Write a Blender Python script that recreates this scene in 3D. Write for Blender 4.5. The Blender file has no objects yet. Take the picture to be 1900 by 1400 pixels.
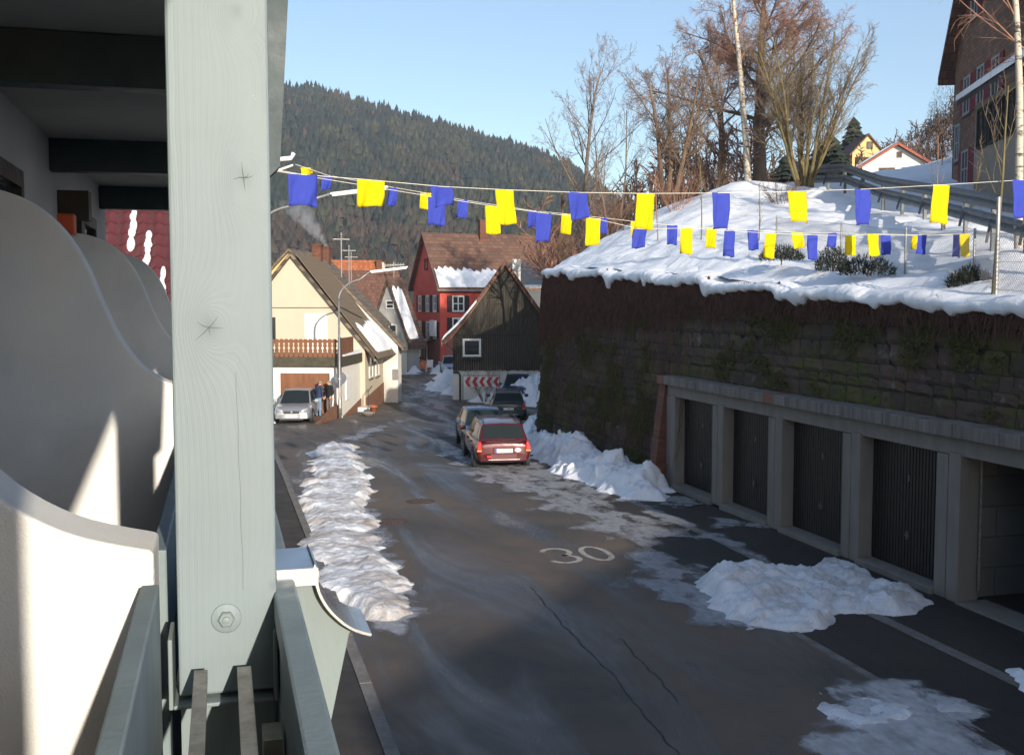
import bpy, bmesh, math, random
import numpy as np
from mathutils import Vector, Matrix, Euler
R = math.radians
sc = bpy.context.scene
COL = sc.collection
random.seed(7)

# ---------------------------------------------------------------- camera, sky, sun, exposure
FPX, YAW, PITCH, HCAM = 2000.0, R(15.1), R(4.0), 4.8      # focal length in photo pixels (1900 wide)
cd = bpy.data.cameras.new('camera'); cam = bpy.data.objects.new('camera', cd); COL.objects.link(cam)
cd.sensor_width = 36; cd.lens = 36 * FPX / 1900; cd.clip_start = 0.05; cd.clip_end = 6000
cam.location = (0, 0, HCAM); cam.rotation_euler = (math.pi / 2 - PITCH, 0, -YAW)
sc.camera = cam
SUN_AZ, SUN_EL = R(6.6), R(15.5)        # light travels along +Y, swung 6.6 degrees towards -X
ldir = Vector((-math.sin(SUN_AZ) * math.cos(SUN_EL), math.cos(SUN_AZ) * math.cos(SUN_EL), -math.sin(SUN_EL)))
w = bpy.data.worlds.new('World'); sc.world = w; w.use_nodes = True
wn = w.node_tree; wn.nodes.clear()
sky = wn.nodes.new('ShaderNodeTexSky'); sky.sky_type = 'NISHITA'; sky.sun_disc = False
sky.sun_elevation = SUN_EL
sky.sun_rotation = math.atan2(-ldir.x, -ldir.y)     # compass bearing of the sun
sky.altitude = 600; sky.air_density = 1.0; sky.dust_density = 1.3; sky.ozone_density = 1.6
bg = wn.nodes.new('ShaderNodeBackground'); bg.inputs['Strength'].default_value = 0.15
wo = wn.nodes.new('ShaderNodeOutputWorld')
wn.links.new(sky.outputs[0], bg.inputs[0]); wn.links.new(bg.outputs[0], wo.inputs[0])
sd = bpy.data.lights.new('sun', 'SUN'); sd.energy = 4.6; sd.angle = R(0.53); sd.color = (1.0, 0.90, 0.76)
sun = bpy.data.objects.new('sun', sd); COL.objects.link(sun)
sun.rotation_euler = ldir.to_track_quat('-Z', 'Y').to_euler(); sun.location = (20, -60, 60)
vs = sc.view_settings
vs.view_transform = 'Standard'; vs.look = 'None'; vs.gamma = 1; vs.use_curve_mapping = False; vs.exposure = 0.52
sc.cycles.max_bounces = 6; sc.cycles.transparent_max_bounces = 12; sc.cycles.volume_bounces = 0

# ---------------------------------------------------------------- survey helpers (photo pixel -> point of the place)
FWD = Vector((math.sin(YAW) * math.cos(PITCH), math.cos(YAW) * math.cos(PITCH), -math.sin(PITCH)))
RGT = Vector((math.cos(YAW), -math.sin(YAW), 0)); UPV = RGT.cross(FWD); EYE = Vector((0, 0, HCAM))
def ray(px, py): return FWD + RGT * ((px - 950) / FPX) + UPV * ((700 - py) / FPX)
def gz(y): return -0.012 * min(max(y - 20, 0), 10) - 0.029 * min(max(y - 30, 0), 27)
def AD(px, py, d): return EYE + ray(px, py) * d
def AX(px, py, x): r = ray(px, py); return EYE + r * (x / r.x)
def AY(px, py, y): r = ray(px, py); return EYE + r * (y / r.y)
def AG(px, py):
    r = ray(px, py); t = -HCAM / r.z
    for i in range(40): t = (gz((EYE + r * t).y) - HCAM) / r.z
    return EYE + r * t
def AV(px, py, a, b):                      # on the upright plane through plan points a, b
    r = ray(px, py); nx, ny = b[1] - a[1], a[0] - b[0]
    return EYE + r * ((a[0] * nx + a[1] * ny) / (r.x * nx + r.y * ny))

# ---------------------------------------------------------------- noise
def _h(ix, iy, s):
    n = (ix * 374761393 + iy * 668265263 + s * 1442695041) & 0xffffffff
    n = ((n ^ (n >> 13)) * 1274126177) & 0xffffffff
    return ((n ^ (n >> 16)) & 0xffff) / 65535.0
def vnoise(x, y, s=0):
    x = np.asarray(x, float); y = np.asarray(y, float)
    ix = np.floor(x).astype(np.int64); iy = np.floor(y).astype(np.int64)
    fx = x - ix; fy = y - iy; fx = fx * fx * (3 - 2 * fx); fy = fy * fy * (3 - 2 * fy)
    return (_h(ix, iy, s) * (1 - fx) * (1 - fy) + _h(ix + 1, iy, s) * fx * (1 - fy)
            + _h(ix, iy + 1, s) * (1 - fx) * fy + _h(ix + 1, iy + 1, s) * fx * fy)
def fbm(x, y, s=0, o=4):
    t = 0; a = .5
    for i in range(o):
        t = t + a * (vnoise(np.asarray(x) * 2 ** i + 17.3 * i, np.asarray(y) * 2 ** i - 9.1 * i, s + i) - .5); a *= .5
    return t * 2

# ---------------------------------------------------------------- materials
class NT:
    def __init__(s, name):
        s.m = bpy.data.materials.new(name); s.m.use_nodes = True; s.t = s.m.node_tree; s.t.nodes.clear()
        s.out = s.n('OutputMaterial')
    def n(s, kind, **kw):
        nd = s.t.nodes.new('ShaderNode' + kind)
        for k, v in kw.items():
            if hasattr(nd, k) and not k[0].isupper(): setattr(nd, k, v)
            else: s.set(nd, k, v)
        return nd
    def set(s, nd, k, v):
        i = nd.inputs[int(k[1:])] if k[0] == 'I' and k[1:].isdigit() else nd.inputs[k.replace('_', ' ')]
        if hasattr(v, 'is_linked') or isinstance(v, bpy.types.NodeSocket): s.t.links.new(v, i)
        elif isinstance(v, bpy.types.Node): s.t.links.new(v.outputs[0], i)
        else: i.default_value = v
    def math(s, op, a, b=0, c=None, clamp=False):
        nd = s.n('Math', operation=op, use_clamp=clamp); s.set(nd, 'I0', a); s.set(nd, 'I1', b)
        if c is not None: s.set(nd, 'I2', c)
        return nd.outputs[0]
    def mix(s, f, a, b, mode='MIX'):
        nd = s.n('MixRGB', blend_type=mode); s.set(nd, 'I0', f)
        s.set(nd, 'I1', c4(a) if isinstance(a, tuple) else a); s.set(nd, 'I2', c4(b) if isinstance(b, tuple) else b)
        return nd.outputs[0]
    def ramp(s, f, lo, hi, a=0, b=1):
        nd = s.n('MapRange', clamp=True); s.set(nd, 'I0', f); s.set(nd, 'I1', lo); s.set(nd, 'I2', hi); s.set(nd, 'I3', a); s.set(nd, 'I4', b)
        return nd.outputs[0]
    def coord(s, kind='Object', scale=(1, 1, 1)):
        tc = s.n('TexCoord'); mp = s.n('Mapping'); s.t.links.new(tc.outputs[kind], mp.inputs[0]); mp.inputs['Scale'].default_value = scale
        return mp.outputs[0]
    def noise(s, vec, scale, detail=5, rough=.55, dist=0):
        nd = s.n('TexNoise'); s.set(nd, 'Vector', vec); s.set(nd, 'Scale', scale); s.set(nd, 'Detail', detail)
        s.set(nd, 'Roughness', rough); s.set(nd, 'Distortion', dist); return nd.outputs[0]
    def bump(s, h, strength=.3, dist=.02):
        nd = s.n('Bump'); s.set(nd, 'Height', h); s.set(nd, 'Strength', strength); s.set(nd, 'Distance', dist); return nd.outputs[0]
    def pbr(s, col, rough=.8, normal=None, metal=0, spec=.5, alpha=None, **kw):
        p = s.n('BsdfPrincipled'); s.set(p, 'Base Color', c4(col) if isinstance(col, tuple) else col)
        s.set(p, 'Roughness', rough); s.set(p, 'Metallic', metal); s.set(p, 'Specular IOR Level', spec)
        if normal is not None: s.set(p, 'Normal', normal)
        if alpha is not None: s.set(p, 'Alpha', alpha)
        for k, v in kw.items(): s.set(p, k, v)
        s.t.links.new(p.outputs[0], s.out.inputs[0]); return s.m
def c4(c): return (c[0], c[1], c[2], 1) if len(c) == 3 else c

def plain(name, col, rough=.75, var=.22, scale=6, bump=.15, bscale=60, metal=0, spec=.4, stretch=(1, 1, 1), dirt=None, dscale=1.2, coat=0, bdist=.01):
    k = NT(name); v = k.coord('Object', stretch)
    f = k.ramp(k.noise(v, scale), .3, .7)
    c = k.mix(f, tuple(x * (1 - var) for x in col), tuple(min(1, x * (1 + var * .6)) for x in col))
    if dirt:
        c = k.mix(k.ramp(k.noise(v, dscale, 6, .65), .48, .72, 0, .8), c, dirt)
    nrm = k.bump(k.noise(v, bscale, 4), bump, bdist) if bump else None
    rg = k.ramp(k.noise(v, scale * 1.7), .25, .75, max(0, rough - .1), min(1, rough + .1))
    return k.pbr(c, rg, nrm, metal, spec, **({'Coat Weight': coat, 'Coat Roughness': .06} if coat else {}))

def flat(name, col, rough=.6, metal=0, spec=.5, **kw):
    k = NT(name); return k.pbr(col, rough, None, metal, spec, **kw)

def rows(name, col, mortar, bw, bh, rough=.8, var=.35, bump=.6, axes=None, ms=.06, offset=.5):
    """courses of tiles/blocks for surfaces too far off to build piece by piece; runs over local x (across) and z (up)"""
    k = NT(name); tc = k.n('TexCoord'); sp = k.n('SeparateXYZ'); k.t.links.new(tc.outputs['Object'], sp.inputs[0])
    cb = k.n('CombineXYZ'); a = axes or ('X', 'Z')
    k.t.links.new(sp.outputs[a[0]], cb.inputs[0]); k.t.links.new(sp.outputs[a[1]], cb.inputs[1])
    b = k.n('TexBrick', offset=offset); k.set(b, 'Vector', cb.outputs[0]); k.set(b, 'Scale', 1.0)
    k.set(b, 'Color1', c4(tuple(x * (1 - var) for x in col))); k.set(b, 'Color2', c4(tuple(x * (1 + var * .5) for x in col)))
    k.set(b, 'Mortar', c4(mortar)); k.set(b, 'Mortar Size', ms * bh); k.set(b, 'Brick Width', bw); k.set(b, 'Row Height', bh); k.set(b, 'Mortar Smooth', .3)
    n = k.noise(tc.outputs['Object'], 1.3, 6, .65)
    c = k.mix(k.ramp(n, .35, .75, 0, .55), b.outputs[0], tuple(x * .55 for x in col))
    return k.pbr(c, rough, k.bump(k.math('SUBTRACT', 1.0, b.outputs[1]), bump, .02))

def M_asphalt(name='asphalt', base=.057, wet=1.0):
    k = NT(name); v = k.coord('Object')
    big = k.noise(v, .22, 5, .6, .4); mid = k.noise(v, 1.1, 6, .65); fine = k.noise(v, 90, 3)
    c = k.mix(k.ramp(mid, .3, .75), (base * .80, base * .72, base * .66), (base * 1.55, base * 1.36, base * 1.2))
    c = k.mix(k.ramp(big, .38, .60, 0, .9), c, (base * 2.5, base * 1.85, base * 1.35))           # gritty brown film
    st = k.noise(k.coord('Object', (.75, .13, 1)), 1.0, 5, .60, .8)                              # wheel-track streaks
    wetf = k.ramp(st, .44, .64, 0, wet)
    c = k.mix(k.math('MULTIPLY', wetf, .45), c, (base * .5, base * .5, base * .52))
    c = k.mix(k.ramp(fine, .58, .72, 0, .45), c, (.17, .155, .14))
    rg = k.math('SUBTRACT', k.ramp(mid, .3, .7, .72, .9), k.math('MULTIPLY', wetf, .58))
    return k.pbr(c, rg, k.bump(fine, .6, .010), 0, .5)

def M_snow(name='snow', dirt=.0, dscale=1.5, dirtcol=(.22, .17, .13), tint=(.86, .88, .92), bump=.5):
    k = NT(name); v = k.coord('Object')
    n1 = k.noise(v, 14, 6, .6); n2 = k.noise(v, 3, 5, .6)
    c = k.mix(k.ramp(n2, .3, .7), tuple(x * .94 for x in tint), tint)
    if dirt: 
        d = k.ramp(k.noise(v, dscale, 7, .68, .3), .62 - dirt * .32, .80 - dirt * .15, 0, min(1, .35 + dirt))
        c = k.mix(d, c, dirtcol)
        sp = k.ramp(k.noise(v, 26, 3, .5), .66, .72, 0, .7 * min(1, dirt * 2)); c = k.mix(sp, c, (.07, .055, .045))
    h = k.math('ADD', k.math('MULTIPLY', n1, .4), n2)
    return k.pbr(c, .55, k.bump(h, bump, .06), 0, .3, **{'Subsurface Weight': .15, 'Subsurface Radius': (.05, .06, .08)})

def M_slush(name, col=(.42, .42, .43), cover=.5):
    """thin trodden ice film: covers the asphalt in part; attribute 'edge' fades it out at its rim"""
    k = NT(name); v = k.coord('Object', (1, .55, 1)); at = k.n('Attribute', attribute_name='edge')
    n = k.noise(v, 1.9, 7, .68, .5); n2 = k.noise(v, 9, 5, .6)
    a = k.math('ADD', k.math('MULTIPLY', at.outputs['Fac'], 1.25), k.math('MULTIPLY', k.math('SUBTRACT', n, .5), 4.2))
    a = k.ramp(a, .85 - cover, 1.6 - cover)
    a = k.math('MULTIPLY', a, k.ramp(at.outputs['Fac'], .02, .18))
    c = k.mix(k.ramp(n2, .3, .7), tuple(x * .72 for x in col), tuple(x * 1.2 for x in col))
    c = k.mix(k.ramp(n, .55, .7, 0, .5), c, tuple(x * .45 for x in col))
    return k.pbr(c, .5, k.bump(n2, .4, .03), 0, .4, k.math('MULTIPLY', a, .80))

def M_glass(name='window_glass', col=(.03, .035, .04), rough=.04, spec=.5):
    k = NT(name); v = k.coord('Object')
    return k.pbr(col, rough, k.bump(k.noise(v, 1.5, 2), .04, .02), 0, spec)

def M_paint(name, col, metal=.25, rough=.3):
    k = NT(name); v = k.coord('Object'); n = k.noise(v, 4, 6, .65)
    sp = k.n('SeparateXYZ'); k.t.links.new(v, sp.inputs[0])
    low = k.ramp(k.math('ADD', sp.outputs[2], k.math('MULTIPLY', n, .35)), .28, .60, .30, .0)      # road salt splashed up the sills
    c = k.mix(k.math('MULTIPLY', low, k.ramp(n, .25, .7, .35, 1)), col, (.13, .12, .11))
    return k.pbr(c, k.ramp(n, .3, .75, rough, rough + .25), None, metal, .5, **{'Coat Weight': .7, 'Coat Roughness': .12})

def M_post(name, col, kn=()):
    """painted softwood: grain lines running up local z, swerving round knots at (x, z) on the front face"""
    k = NT(name); tc = k.n('TexCoord'); sp = k.n('SeparateXYZ'); k.t.links.new(tc.outputs['Object'], sp.inputs[0])
    x, y, z = sp.outputs; v = tc.outputs['Object']
    wob = k.noise(k.coord('Object', (6, 6, .9)), 1.0, 4, .6)
    g = k.math('ADD', k.math('ADD', x, k.math('MULTIPLY', y, .7)), k.math('MULTIPLY', wob, .06))
    ring = None
    for (kx, kz, s) in kn:
        dx = k.math('SUBTRACT', x, kx); dz = k.math('MULTIPLY', k.math('SUBTRACT', z, kz), .62)
        d2 = k.math('ADD', k.math('MULTIPLY', dx, dx), k.math('MULTIPLY', dz, dz))
        d = k.math('SQRT', d2)
        e = k.math('POWER', 2.718, k.math('MULTIPLY', d, -1.0 / s))
        g = k.math('ADD', g, k.math('MULTIPLY', e, .16))
        ring = e if ring is None else k.math('MAXIMUM', ring, e)
    wv = k.math('SINE', k.math('MULTIPLY', g, 620.0)); wv2 = k.math('SINE', k.math('MULTIPLY', g, 1730.0))
    gr = k.ramp(k.math('ADD', k.math('MULTIPLY', wv, .6), k.math('MULTIPLY', wv2, .4)), -1, 1)
    amp = k.ramp(k.noise(k.coord('Object', (9, 9, 1.2)), 1.0, 4), .40, .62, .05, .42)
    c = k.mix(k.math('MULTIPLY', gr, amp), tuple(a * 1.04 for a in col), tuple(a * .80 for a in col))
    c = k.mix(k.ramp(k.noise(v, 7, 6, .65), .4, .75, 0, .35), c, tuple(a * .78 for a in col))
    c = k.mix(k.ramp(k.noise(v, 55, 4, .6), .70, .76, 0, .6), c, (.62, .58, .50))                # chips and splashes
    if ring is not None: c = k.mix(k.ramp(ring, .45, .95, 0, .45), c, tuple(a * .62 for a in col))
    return k.pbr(c, .55, k.bump(k.math('MULTIPLY', gr, amp), .25, .003), 0, .4)

TEAL = (.195, .242, .260); TEALD = (.19, .27, .265)
MT = {}
MT['teal'] = plain('teal_paint', TEAL, .55, .14, 9, .12, 120, stretch=(1, 1, .25), dirt=(.21, .25, .24), dscale=3)
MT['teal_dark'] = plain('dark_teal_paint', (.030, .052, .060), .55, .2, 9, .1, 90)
MT['steel'] = plain('galvanised_steel', (.34, .33, .31), .5, .3, 30, .15, 150, metal=.75, dirt=(.16, .13, .11), dscale=14)
MT['alu'] = plain('sheet_metal', (.62, .62, .63), .32, .1, 5, .03, 40, metal=1.0, dirt=(.4, .38, .36), dscale=5)
MT['stucco'] = plain('white_stucco', (.80, .79, .76), .9, .06, 3, .55, 260, bdist=.004, dirt=(.68, .66, .62), dscale=2)
MT['ceil'] = plain('grey_ceiling_board', (.42, .41, .39), .8, .08, 3, .1, 60)
MT['asphalt'] = M_asphalt()
MT['forecourt'] = M_asphalt('old_forecourt_asphalt', .016, .4)
MT['pave'] = plain('pavement_asphalt', (.05, .045, .042), .9, .3, 3, .4, 90, dirt=(.09, .075, .06))
MT['kerb'] = plain('kerb_granite', (.20, .185, .17), .85, .25, 12, .3, 70, dirt=(.10, .09, .08))
MT['snow'] = M_snow()
MT['snow_roof'] = M_snow('roof_snow', tint=(.90, .91, .94), bump=.3)
MT['snow_dirty'] = M_snow('dirty_snow', .74, .9, (.24, .17, .12), bump=.8)
MT['snow_grey'] = M_snow('grey_snow', .50, 1.1, (.26, .24, .23), tint=(.74, .76, .80))
MT['snow_ploughed'] = M_snow('ploughed_snow', .16, 2.2, (.38, .36, .35))  # ploughed snow with faint grey dirt mottling
MT['slush'] = M_slush('slush_film', (.40, .40, .42), .20)
MT['slush2'] = M_slush('grey_ice_film', (.36, .37, .40), .42)
MT['snowfilm'] = M_slush('trodden_snow_film', (.56, .56, .58), .95)
MT['glass'] = M_glass()
MT['white'] = plain('white_paint', (.74, .74, .72), .5, .06, 5, .04, 60)
MT['black'] = flat('black_rubber', (.015, .015, .016), .7)
MT['concrete'] = plain('garage_concrete', (.21, .192, .172), .85, .16, 4, .25, 90, stretch=(1, 1, .3), dirt=(.19, .17, .15), dscale=1.6)
MT['mark'] = plain('worn_road_paint', (.42, .38, .33), .8, .45, 18, .2, 80, dirt=(.10, .09, .08), dscale=9)

# ---------------------------------------------------------------- mesh builder
class MB:
    def __init__(s): s.v = []; s.f = []; s.mi = []
    def add(s, vs, fs, m=0):
        o = len(s.v); s.v.extend(tuple(p) for p in vs); s.f.extend(tuple(i + o for i in f) for f in fs); s.mi.extend([m] * len(fs)); return s
    def box(s, x0, x1, y0, y1, z0, z1, m=0):
        return s.add([(x0, y0, z0), (x1, y0, z0), (x1, y1, z0), (x0, y1, z0), (x0, y0, z1), (x1, y0, z1), (x1, y1, z1), (x0, y1, z1)],
                     [(0, 3, 2, 1), (4, 5, 6, 7), (0, 1, 5, 4), (1, 2, 6, 5), (2, 3, 7, 6), (3, 0, 4, 7)], m)
    def bar(s, a, b, w, h, m=0, up=(0, 0, 1)):          # square bar from a to b
        a = Vector(a); b = Vector(b); d = (b - a).normalized(); u = Vector(up)
        sd_ = d.cross(u); sd_ = sd_.normalized() if sd_.length > 1e-4 else Vector((1, 0, 0)); u = sd_.cross(d)
        vs = [p + sd_ * (i * w / 2) + u * (j * h / 2) for p in (a, b) for i, j in ((-1, -1), (1, -1), (1, 1), (-1, 1))]
        return s.add(vs, [(0, 1, 2, 3), (7, 6, 5, 4), (0, 4, 5, 1), (1, 5, 6, 2), (2, 6, 7, 3), (3, 7, 4, 0)], m)
    def prism(s, poly, axis, a, b, m=0):                # poly in the two other axes, extruded a..b
        def mk(p, t): return {'x': (t, p[0], p[1]), 'y': (p[0], t, p[1]), 'z': (p[0], p[1], t)}[axis]
        n = len(poly); vs = [mk(p, a) for p in poly] + [mk(p, b) for p in poly]
        fs = [tuple(range(n)), tuple(range(2 * n - 1, n - 1, -1))] + [(i, i + n, (i + 1) % n + n, (i + 1) % n) for i in range(n)]
        return s.add(vs, fs, m)
    def tube(s, path, rad, n=6, m=0, cap=True):
        P = [Vector(p) for p in path]; o = []; k = len(P)
        if not hasattr(rad, '__len__'): rad = [rad] * k
        ref = None
        for i in range(k):
            d = (P[min(i + 1, k - 1)] - P[max(i - 1, 0)])
            d = d.normalized() if d.length > 1e-9 else Vector((0, 0, 1))
            if ref is None: ref = d.orthogonal().normalized()
            ref = (ref - d * ref.dot(d)); ref = ref.normalized() if ref.length > 1e-6 else d.orthogonal().normalized()
            b = d.cross(ref)
            for j in range(n):
                t = 2 * math.pi * j / n; o.append(P[i] + (ref * math.cos(t) + b * math.sin(t)) * rad[i])
        fs = [(i * n + j, i * n + (j + 1) % n, (i + 1) * n + (j + 1) % n, (i + 1) * n + j) for i in range(k - 1) for j in range(n)]
        if cap: fs += [tuple(range(n - 1, -1, -1)), tuple((k - 1) * n + j for j in range(n))]
        return s.add(o, fs, m)
    def lathe(s, prof, n=16, m=0, mat=None):           # prof: (radius, height) about z
        mat = mat or Matrix.Identity(4); o = []
        for r, h in prof:
            for j in range(n):
                t = 2 * math.pi * j / n; o.append(mat @ Vector((r * math.cos(t), r * math.sin(t), h)))
        k = len(prof)
        fs = [(i * n + j, i * n + (j + 1) % n, (i + 1) * n + (j + 1) % n, (i + 1) * n + j) for i in range(k - 1) for j in range(n)]
        fs += [tuple(range(n - 1, -1, -1)), tuple((k - 1) * n + j for j in range(n))]
        return s.add(o, fs, m)
    def sheet(s, rows_, m=0):                           # grid of points
        k = len(rows_); n = len(rows_[0])
        return s.add([p for r in rows_ for p in r], [(i * n + j, i * n + j + 1, (i + 1) * n + j + 1, (i + 1) * n + j) for i in range(k - 1) for j in range(n - 1)], m)
    def mesh(s, name, mats, smooth=False):
        me = bpy.data.meshes.new(name); me.from_pydata(s.v, [], s.f)
        for m in (mats if isinstance(mats, (list, tuple)) else [mats]): me.materials.append(MT[m] if isinstance(m, str) else m)
        if any(s.mi): me.polygons.foreach_set('material_index', s.mi)
        if smooth: me.polygons.foreach_set('use_smooth', [True] * len(me.polygons))
        me.update(); return me
    def build(s, name, mats, parent=None, smooth=False, bevel=0, segs=2, sub=0, loc=None):
        o = bpy.data.objects.new(name, s.mesh(name, mats, smooth)); COL.objects.link(o)
        if parent: o.parent = parent
        if loc is not None: o.location = loc
        if bevel:
            b = o.modifiers.new('bevel', 'BEVEL'); b.width = bevel; b.segments = segs; b.limit_method = 'ANGLE'; b.angle_limit = R(35)
        if sub:
            q = o.modifiers.new('sub', 'SUBSURF'); q.levels = sub; q.render_levels = sub
        return o
def npmesh(name, V, F, mat, smooth=False, parent=None):
    me = bpy.data.meshes.new(name); V = np.asarray(V, np.float32); F = np.asarray(F, np.int32); k = F.shape[1]
    me.vertices.add(len(V)); me.vertices.foreach_set('co', V.ravel())
    me.loops.add(F.size); me.loops.foreach_set('vertex_index', F.ravel())
    me.polygons.add(len(F)); me.polygons.foreach_set('loop_start', np.arange(0, F.size, k, dtype=np.int32))
    try: me.polygons.foreach_set('loop_total', np.full(len(F), k, np.int32))
    except Exception: pass
    if smooth: me.polygons.foreach_set('use_smooth', np.ones(len(F), bool))
    for m in (mat if isinstance(mat, list) else [mat]): me.materials.append(MT[m] if isinstance(m, str) else m)
    me.update(calc_edges=True); me.validate()
    o = bpy.data.objects.new(name, me); COL.objects.link(o)
    if parent: o.parent = parent
    return o
def tag(o, label=None, cat=None, group=None, kind=None):
    if label: o['label'] = label
    if cat: o['category'] = cat
    if group: o['group'] = group
    if kind: o['kind'] = kind
    return o
def thing(name, label, cat, loc=(0, 0, 0), rz=0, group=None):
    o = bpy.data.objects.new(name, None); COL.objects.link(o); o.location = loc; o.rotation_euler = (0, 0, rz); o.empty_display_size = .3
    return tag(o, label, cat, group)
def inst(src, parent, loc, rot=(0, 0, 0), scale=(1, 1, 1), name=None):
    o = src.copy(); COL.objects.link(o); o.parent = parent; o.location = loc; o.rotation_euler = rot; o.scale = scale
    if name: o.name = name
    return o
def meshobj(name, me, parent=None, loc=(0, 0, 0), rot=(0, 0, 0), scale=(1, 1, 1)):
    o = bpy.data.objects.new(name, me); COL.objects.link(o); o.parent = parent; o.location = loc; o.rotation_euler = rot; o.scale = scale
    return o
def text_mesh(name, s, size, mat, parent, loc, rot, depth=.002, sx=1.0, align='CENTER'):
    cu = bpy.data.curves.new(name, 'FONT'); cu.body = s; cu.size = size; cu.extrude = depth; cu.align_x = align; cu.align_y = 'CENTER'
    t = bpy.data.objects.new(name, cu); COL.objects.link(t)
    dg = bpy.context.evaluated_depsgraph_get(); me = bpy.data.meshes.new_from_object(t.evaluated_get(dg))
    bpy.data.objects.remove(t); me.materials.clear(); me.materials.append(MT[mat] if isinstance(mat, str) else mat)
    o = bpy.data.objects.new(name, me); COL.objects.link(o); o.parent = parent; o.location = loc; o.rotation_euler = rot; o.scale = (sx, 1, 1)
    return o
# ================================================================ ground, street, hillside
def strip(name, mat, xs, ys, off, kind='structure', zf=None):
    g = [[(x, y, (zf(x, y) if zf else gz(y)) + off) for x in xs] for y in ys]
    return tag(MB().sheet(g).build(name, mat, smooth=True), kind=kind)
MT['meadow'] = plain('winter_meadow', (.10, .085, .05), .95, .4, .3, .3, 4, dirt=(.62, .64, .68), dscale=.02)
ys = [-80, -40, 0, 20, 30, 35, 40, 45, 50, 55, 60, 70, 100, 150, 250, 400, 700, 1200, 2500]
strip('ground', 'meadow', [-2500, -800, -300, -100, -30, 0, 30, 100, 300, 800, 2500], ys, -.06)
ry = [-60] + list(range(-20, 62, 1)) + [65, 70, 80, 90, 100, 110, 130]
RX0 = lambda y: 1.72 if y < 41 else -14
g = []
for y in ry:
    x0 = RX0(y); x1 = 8.0 if y < 41 else 8.0 + min(40, (y - 41) * 4)
    g.append([(x0 + (x1 - x0) * i / 12, y, gz(y)) for i in range(13)])
tag(MB().sheet(g).build('road', 'asphalt', smooth=True), kind='structure')
strip('forecourt', 'forecourt', [8.0, 9.0, 10.0, 11.0, 12.2], list(range(-20, 43, 1)), -.004)
# pavement and its kerb stones, left under the balcony
pv = strip('pavement', 'pave', [-1.15, 0, 1.0, 1.56], list(range(-12, 43, 1)), .11)
kb = MB().box(-.075, .075, -.49, .49, -.2, .125).mesh('kerb_stone', 'kerb')
for i, y in enumerate(range(-8, 40)):
    meshobj('kerb_stone', kb, pv, (1.64, y + .5, gz(y) + random.uniform(-.008, .006)), (0, 0, random.uniform(-.006, .006)))
# gutter line in front of the garages and the edging strip between road and forecourt
gut = strip('gutter', 'kerb', [9.52, 9.62, 9.74], list(range(6, 33)), .004)
gs = MB().box(-.06, .06, -.235, .235, -.05, .012).mesh('edging_stone', 'kerb')
eds = strip('road_edging', 'kerb', [7.90, 7.98, 8.06], list(range(-4, 33)), .003)
for i in range(64):
    y = 6 + i * .5
    if y < 26: meshobj('edging_stone', gs, eds, (7.98, y, gz(y) + random.uniform(.0, .006)), (0, 0, random.uniform(-.03, .03)))

# cracks in the asphalt (filled with pitch)
for nm, pts in (('road_crack', [(4.95, 17.2), (4.9, 16.0), (4.80, 14.6), (4.84, 13.2), (4.72, 12.2), (4.70, 11.0), (4.58, 10.0), (4.5, 8.0)]),
                ('road_crack', [(5.42, 14.2), (5.36, 13.4), (5.30, 12.6), (5.27, 11.7)])):
    b = MB(); L_ = []; R_ = []
    for i in range((len(pts) - 1) * 14 + 1):
        t = i / 14; k = min(int(t), len(pts) - 2); f = t - k
        x = pts[k][0] * (1 - f) + pts[k + 1][0] * f + .10 * float(fbm(t * 2.3, 5.1, 3, 5)); y = pts[k][1] * (1 - f) + pts[k + 1][1] * f
        wd = .005 + .009 * random.random(); L_.append((x - wd, y, .004)); R_.append((x + wd, y, .004))
    b.sheet([L_, R_]).build(nm, 'black').__setitem__('kind', 'structure')

# "30" painted on the road, stretched along the driving direction
mk = thing('speed_marking', 'worn white number 30 painted on the road', 'road marking', (0, 0, 0))
def stroke(b, pts, wd, z=.005):
    L_ = []; R_ = []
    for i, p in enumerate(pts):
        a = Vector(pts[max(i - 1, 0)]); c = Vector(pts[min(i + 1, len(pts) - 1)]); d = (c - a).normalized(); n = Vector((-d.y, d.x))
        L_.append((p[0] + n.x * wd, p[1] + n.y * wd, z)); R_.append((p[0] - n.x * wd, p[1] - n.y * wd, z))
    b.sheet([L_, R_])
def arc(cx, cy, rx, ry, a0, a1, n=14): return [(cx + rx * math.cos(R(a0 + (a1 - a0) * i / n)), cy + ry * math.sin(R(a0 + (a1 - a0) * i / n))) for i in range(n + 1)]
b3 = MB(); stroke(b3, arc(6.14, 19.52, .26, .30, 165, -85), .056); stroke(b3, arc(6.14, 18.96, .28, .29, 85, -165), .056); b3.build('numeral_three', 'mark', mk)
b0 = MB(); stroke(b0, arc(6.86, 19.24, .24, .56, 0, 360, 28), .056); b0.build('numeral_zero', 'mark', mk)

# manhole covers
MT['rust'] = plain('rusty_iron', (.075, .045, .028), .7, .35, 12, .3, 60)
def manhole(px, py, r, lab):
    p = AG(px, py); t = thing('manhole_cover', lab, 'manhole', (p.x, p.y, p.z), group='manhole covers in the road')
    b = MB().lathe([(r, .0), (r, .006), (r * .86, .007), (r * .86, .003), (0.01, .003)], 28); b.build('frame_ring', 'rust', t)
    c = MB().lathe([(r * .84, .0), (r * .84, .008), (.01, .009)], 24); 
    for i in range(-3, 4):
        for j in range(-3, 4):
            if i * i + j * j < 10: c.box(i * r * .23 - .03, i * r * .23 + .03, j * r * .23 - .03, j * r * .23 + .03, .008, .014)
    c.build('lid', 'rust', t)
manhole(727, 967, .36, 'rusty round manhole cover nearer the snow bank')
manhole(780, 930, .36, 'wet round manhole cover farther out in the road')

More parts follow.
